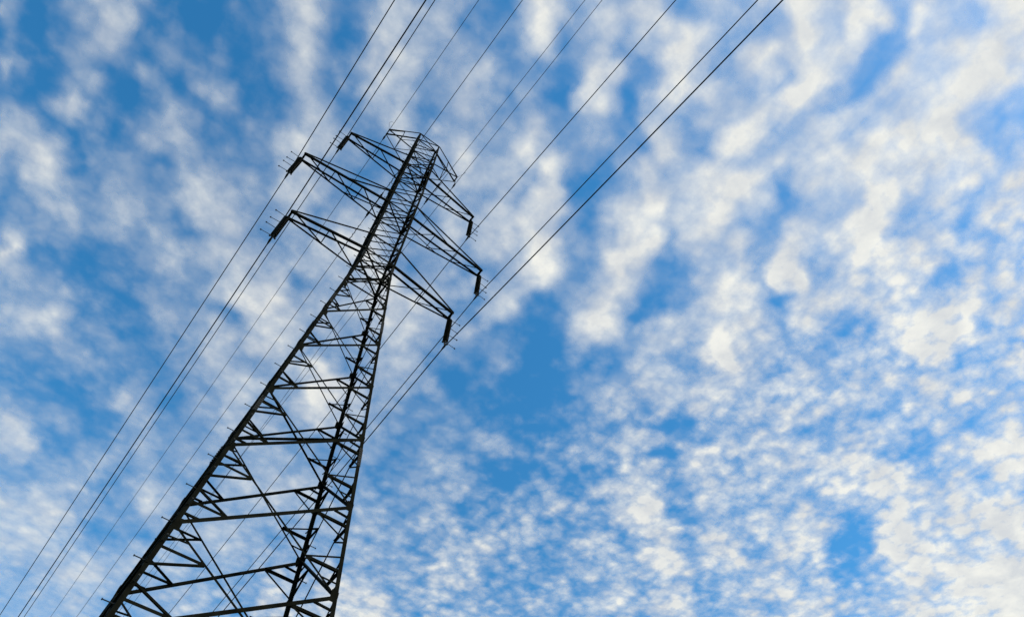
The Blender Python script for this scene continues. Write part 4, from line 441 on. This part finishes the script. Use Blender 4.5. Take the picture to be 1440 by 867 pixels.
# crossarms: (half length, lower chord z at the body, upper chord z at the body, tip z, panel fractions)
ARMS = [(5.52, 37.9, 39.75, 37.79, (0.0, 0.49)), (7.0, 44.65, 46.3, 44.71, (0.0, 0.31, 0.64)), (5.52, 51.75, 53.25, 51.61, (0.0, 0.49))]
TIPD = 0.288
def lerp(a, b, t): return a + (b - a) * t
for half, zl, zu, zt, fr in ARMS:
    for s in (-1, 1):
        bm = bmesh.new()
        # end yoke along the line with hanger lugs
        angle_bar(bm, (s*half, -TIPD - 0.05, zt), (s*half, TIPD + 0.05, zt), 0.13, (s, 0, 0), off=0.02)
        box(bm, (s*half, 0, zt - 0.07), 0.03, 0.14, 0.2)
        for y in (-TIPD, TIPD): box(bm, (s*(half - 0.12), y, zt + 0.02), 0.34, 0.014, 0.2)
        arm = obj('crossarm', bm, M_STEEL, tower)
        pts = {}
        for sy in (-1, 1):
            tip = Vector((s*half, sy*TIPD, zt)); bl = corner(s, sy, zl); bu = corner(s, sy, zu)
            pts[sy] = (tip, bl, bu)
            bm = bmesh.new(); angle_bar(bm, bl, tip, 0.13 if sy < 0 else 0.105, (0, sy, 0), off=0.02, up=s*sy); obj('lower_chord', bm, M_STEEL, arm)
            bm = bmesh.new(); angle_bar(bm, bu, tip + Vector((0, 0, 0.06)), 0.10, (0, sy, 0), off=0.03, up=-s*sy); obj('upper_chord', bm, M_STEEL, arm)
        # plan lacing between the lower chords (cross bar, then a diagonal)
        (tn, ln, un), (tf, lf, uf) = pts[-1], pts[1]
        for i, f in enumerate(fr[1:]):
            bm = bmesh.new(); angle_bar(bm, lerp(ln, tn, f), lerp(lf, tf, f), 0.06, (0, 0, -1), off=0.0); obj('cross_bar', bm, M_STEEL, arm)
            bm = bmesh.new(); angle_bar(bm, lerp(ln, tn, f), lerp(lf, tf, fr[i]), 0.06, (0, 0, -1), off=-0.012); obj('cross_bar', bm, M_STEEL, arm)
        bm = bmesh.new(); angle_bar(bm, lerp(ln, tn, 0.97), lerp(lf, tf, fr[-1]), 0.06, (0, 0, -1), off=-0.012); obj('cross_bar', bm, M_STEEL, arm)
        if half > 6:      # extra tie from the body to the long arm
            bm = bmesh.new(); angle_bar(bm, corner(s, -1, zu - 0.1), lerp(ln, tn, 0.47), 0.075, (0, -1, 0), off=0.045); obj('tie_bar', bm, M_STEEL, arm)
            bm = bmesh.new(); angle_bar(bm, corner(s, 1, zu - 0.1), lerp(lf, tf, 0.47), 0.06, (0, 1, 0), off=0.045); obj('tie_bar', bm, M_STEEL, arm)

# earth wire arms at the peak
EH, EZ, ED = 3.33, 56.6, 0.245
for s in (-1, 1):
    bm = bmesh.new()
    angle_bar(bm, (s*EH, -ED - 0.04, EZ), (s*EH, ED + 0.04, EZ), 0.09, (s, 0, 0), off=0.02)
    box(bm, (s*EH, 0, EZ - 0.06), 0.025, 0.12, 0.16)
    arm = obj('earth_wire_arm', bm, M_STEEL, tower)
    for sy in (-1, 1):
        tip = Vector((s*EH, sy*ED, EZ)); bl = corner(s, sy, 54.8); bu = corner(s, sy, 59.85)
        bm = bmesh.new(); angle_bar(bm, bu, tip + Vector((0, 0, 0.05)), 0.085, (0, sy, 0), off=0.02, up=-s*sy); obj('upper_chord', bm, M_STEEL, arm)
        bm = bmesh.new(); angle_bar(bm, bl, tip, 0.07, (0, sy, 0), off=0.02, up=s*sy); obj('lower_chord', bm, M_STEEL, arm)
        m1, m2 = lerp(bl, tip, 0.5), lerp(bu, tip, 0.5)
        for p, q in ((m1, m2), (m1, corner(s, sy, 57.4)), (m2, lerp(bl, tip, 0.98))):
            bm = bmesh.new(); angle_bar(bm, p, q, 0.05, (0, sy, 0), off=-0.012); obj('lacing_bar', bm, M_STEEL, arm)
    bm = bmesh.new(); angle_bar(bm, lerp(corner(s, -1, 54.8), Vector((s*EH, -ED, EZ)), .5), lerp(corner(s, 1, 54.8), Vector((s*EH, ED, EZ)), .5), 0.05, (0, 0, -1)); obj('cross_bar', bm, M_STEEL, arm)

# ------------------------------------------------------------------ insulator strings
HANG = 3.23
ROWN = ['lowest', 'middle', 'top']
def insulator(s, half, zt, label):
    X = s*half
    t = empty('insulator_string', label, 'insulator', (X, 0, zt), 'insulator strings under the crossarm tips')
    bm = bmesh.new(); rod(bm, [(0, 0, -0.10), (0, 0, -0.42)], 0.022); box(bm, (0, 0, -0.2), 0.05, 0.05, 0.12); box(bm, (0, 0, -0.38), 0.06, 0.06, 0.08)
    obj('hanger_link', bm, M_BOLT, t)
    ND = 15; z = -0.42
    for k in range(ND):
        bm = bmesh.new()
        lathe(bm, [(0.03, 0), (0.052, -0.012), (0.056, -0.05), (0.168, -0.085), (0.176, -0.098), (0.170, -0.107), (0.11, -0.10), (0.10, -0.112), (0.07, -0.104), (0.03, -0.112), (0.02, -0.15)], (0, 0, z - k*0.148), 16)
        obj('insulator_disc', bm, M_INS, t, True)
    zb = z - ND*0.148
    bm = bmesh.new(); rod(bm, [(0, 0, zb + 0.01), (0, 0, -HANG + 0.05)], 0.026)
    box(bm, (0, 0, zb - 0.10), 0.07, 0.16, 0.10); box(bm, (0, 0, zb - 0.27), 0.10, 0.05, 0.12)
    rod(bm, [(-0.14, 0.0, zb - 0.20), (0.14, 0.0, zb - 0.20)], 0.02)
    for e in (-1, 1): lathe(bm, [(0.02, 0.05), (0.05, 0.03), (0.055, 0), (0.05, -0.03), (0.02, -0.05)], (e*0.15, 0, zb - 0.20), 10)
    obj('link_fitting', bm, M_BOLT, t)
    bm = bmesh.new()
    rod(bm, [(0, -0.30, -HANG - 0.01), (0, -0.16, -HANG + 0.02), (0, 0, -HANG + 0.03), (0, 0.16, -HANG + 0.02), (0, 0.30, -HANG - 0.01)], [0.03, 0.05, 0.065, 0.05, 0.03], 8)
    box(bm, (0, 0, -HANG + 0.09), 0.06, 0.12, 0.14)
    obj('suspension_clamp', bm, M_BOLT, t)
    for k, zz in enumerate((-0.42, -1.16, -1.95, -2.72)):    # short rods standing out sideways, knob at the end
        bm = bmesh.new(); y = (-0.03, 0.04, -0.02, 0.03)[k]
        rod(bm, [(s*0.02, 0, zz), (s*0.30, y, zz + 0.01), (s*0.70, y*1.5, zz)], 0.017); lathe(bm, [(0.016, 0.04), (0.042, 0.02), (0.045, -0.016), (0.016, -0.04)], (s*0.70, y*1.5, zz), 8)
        obj('guard_rod', bm, M_BOLT, t)
    return t
SIDE = {-1: 'left', 1: 'right'}
for i, (half, zl, zu, zt, fr) in enumerate(ARMS):
    for s in (-1, 1):
        insulator(s, half, zt, 'dark disc insulator string hanging from the tip of the %s %s crossarm' % (ROWN[i], SIDE[s]))

# ------------------------------------------------------------------ wires
SPAN = 350.0
def wire(name, label, cat, group, x, z, su, sdn, du, dd, r, m):
    pts = []
    for y in np.concatenate([-np.geomspace(350, 0.6, 46), [-0.3, 0, 0.3], np.geomspace(0.6, 350, 46)]):
        a = abs(y); sl = su if y < 0 else sdn; dr = du if y < 0 else dd
        k = min(1.0, a / 1.0)
        pts.append((x + dr*a, y, z - (sl*a - sl/SPAN*a*a)))
    bm = bmesh.new(); rod(bm, pts, r, 6); o = obj(name, bm, m, None, True)
    o['label'] = label; o['category'] = cat
    if group: o['group'] = group
    return o
DRIFT = {(-1, 0): (-.0004, -.0016), (-1, 1): (-.0046, -.0019), (-1, 2): (-.0080, -.0018), (-1, 3): (-.0056, -.0018),
         (1, 0): (.0047, -.0066), (1, 1): (.0012, -.0092), (1, 2): (.0002, -.0056), (1, 3): (.0010, -.0144)}
for i, (half, zl, zu, zt, fr) in enumerate(ARMS):
    for s in (-1, 1):
        d = DRIFT[(s, i)]
        wire('conductor', 'power line clamped under the insulator string of the %s %s crossarm' % (ROWN[i], SIDE[s]), 'power line',
             'conductors carried by the crossarms', s*half, zt - HANG, .15, .09, d[0], d[1], 0.031 if i == 0 else 0.028, M_WIRE)
for s in (-1, 1):
    d = DRIFT[(s, 3)]; zc = EZ - 1.377; X = s*EH
    wire('earth_wire', 'thin earth wire running under the tip of the small %s arm at the pylon peak' % SIDE[s], 'earth wire', 'earth wires at the peak', X, zc, .10, .05, d[0], d[1], 0.019, M_WIRE)
    t = empty('earth_wire_clamp', 'short clamp fitting hanging from the small %s arm at the pylon peak' % SIDE[s], 'clamp', (X, 0, EZ), 'earth wire clamps at the peak')
    bm = bmesh.new(); rod(bm, [(0, 0, -0.12), (0, 0, -1.34)], 0.022); box(bm, (0, 0, -0.5), 0.06, 0.06, 0.3); box(bm, (0, 0, -1.1), 0.05, 0.09, 0.22); obj('link_fitting', bm, M_BOLT, t)
    bm = bmesh.new(); rod(bm, [(0, -0.28, -1.40), (0, 0, -1.36), (0, 0.28, -1.40)], [0.03, 0.075, 0.03], 8); obj('suspension_clamp', bm, M_BOLT, t)
    bm = bmesh.new()                 # bonding jumper looping from the arm tip to the wire
    P = []
    for k in range(15):
        u = k / 14; P.append((s*0.02 + s*0.25*math.sin(math.pi*u), -0.25 - 1.3*u, -0.02 + 0.40*math.sin(math.pi*u)*(1.0 if s > 0 else 0.25) - (1.40 + 0.15)*u*u))
    rod(bm, P, 0.010); obj('jumper_loop', bm, M_WIRE, t)

# fibre cables slung from the chord roots
for s, x, z, su, sdn, du, dd, r, lb in ((-1, -1.6, 44.55, .02, .02, -.0007, -.0012, 0.019, 'cable with wavy spiral dampers passing through the root of the middle left crossarm'),
                                 (1, 1.85, 51.62, .12, .12, .0028, .0061, 0.016, 'cable slung through the root of the top right crossarm beside the pylon body')):
    t = empty('fibre_cable', lb, 'cable', (0, 0, 0), 'cables slung through the crossarm roots')
    pts = [];
    for y in np.concatenate([-np.geomspace(350, 0.6, 46), [0], np.geomspace(0.6, 350, 46)]):
        a = abs(y); sl = su if y < 0 else sdn; dr = du if y < 0 else dd
        pts.append((x + dr*a, y, z - (sl*a - sl/SPAN*a*a)))
    bm = bmesh.new(); rod(bm, pts, r, 6); obj('cable', bm, M_CABLE, t, True)
    for sg in (-1, 1):
        sl = su; bm = bmesh.new()
        rod(bm, [(x, sg*0.05, z - 0.02), (x, sg*1.15, z - 0.02 - sl*1.1)], 0.04, 8)
        rod(bm, [(x, sg*0.75, z - 0.01), (x, sg*0.95, z - 0.01 - sl*.8)], 0.07, 8)
        obj('dead_end_grip', bm, M_CABLE, t)
        bm = bmesh.new(); P = []
        for k in range(60):
            u = k / 59; y = sg*(1.8 + 3.0*u); a = 2*math.pi*8*u
            P.append((x + 0.045*math.cos(a), y, z - sl*abs(y) + 0.045*math.sin(a)))
        if s < 0: rod(bm, P, 0.014, 5); obj('spiral_damper', bm, M_CABLE, t)
        else:
            rod(bm, [(x + 0.1, -1.3, z - 0.1), (x + 0.1, -0.2, z + 0.02)], 0.02, 6); obj('spare_rod', bm, M_CABLE, t) if sg < 0 else bm.free()
    bm = bmesh.new(); box(bm, (x, -0.72, z - 0.0), 0.16, 0.10, 0.18); box(bm, (x, 0.72, z - 0.0), 0.16, 0.10, 0.18); obj('chord_bracket', bm, M_BOLT, t)
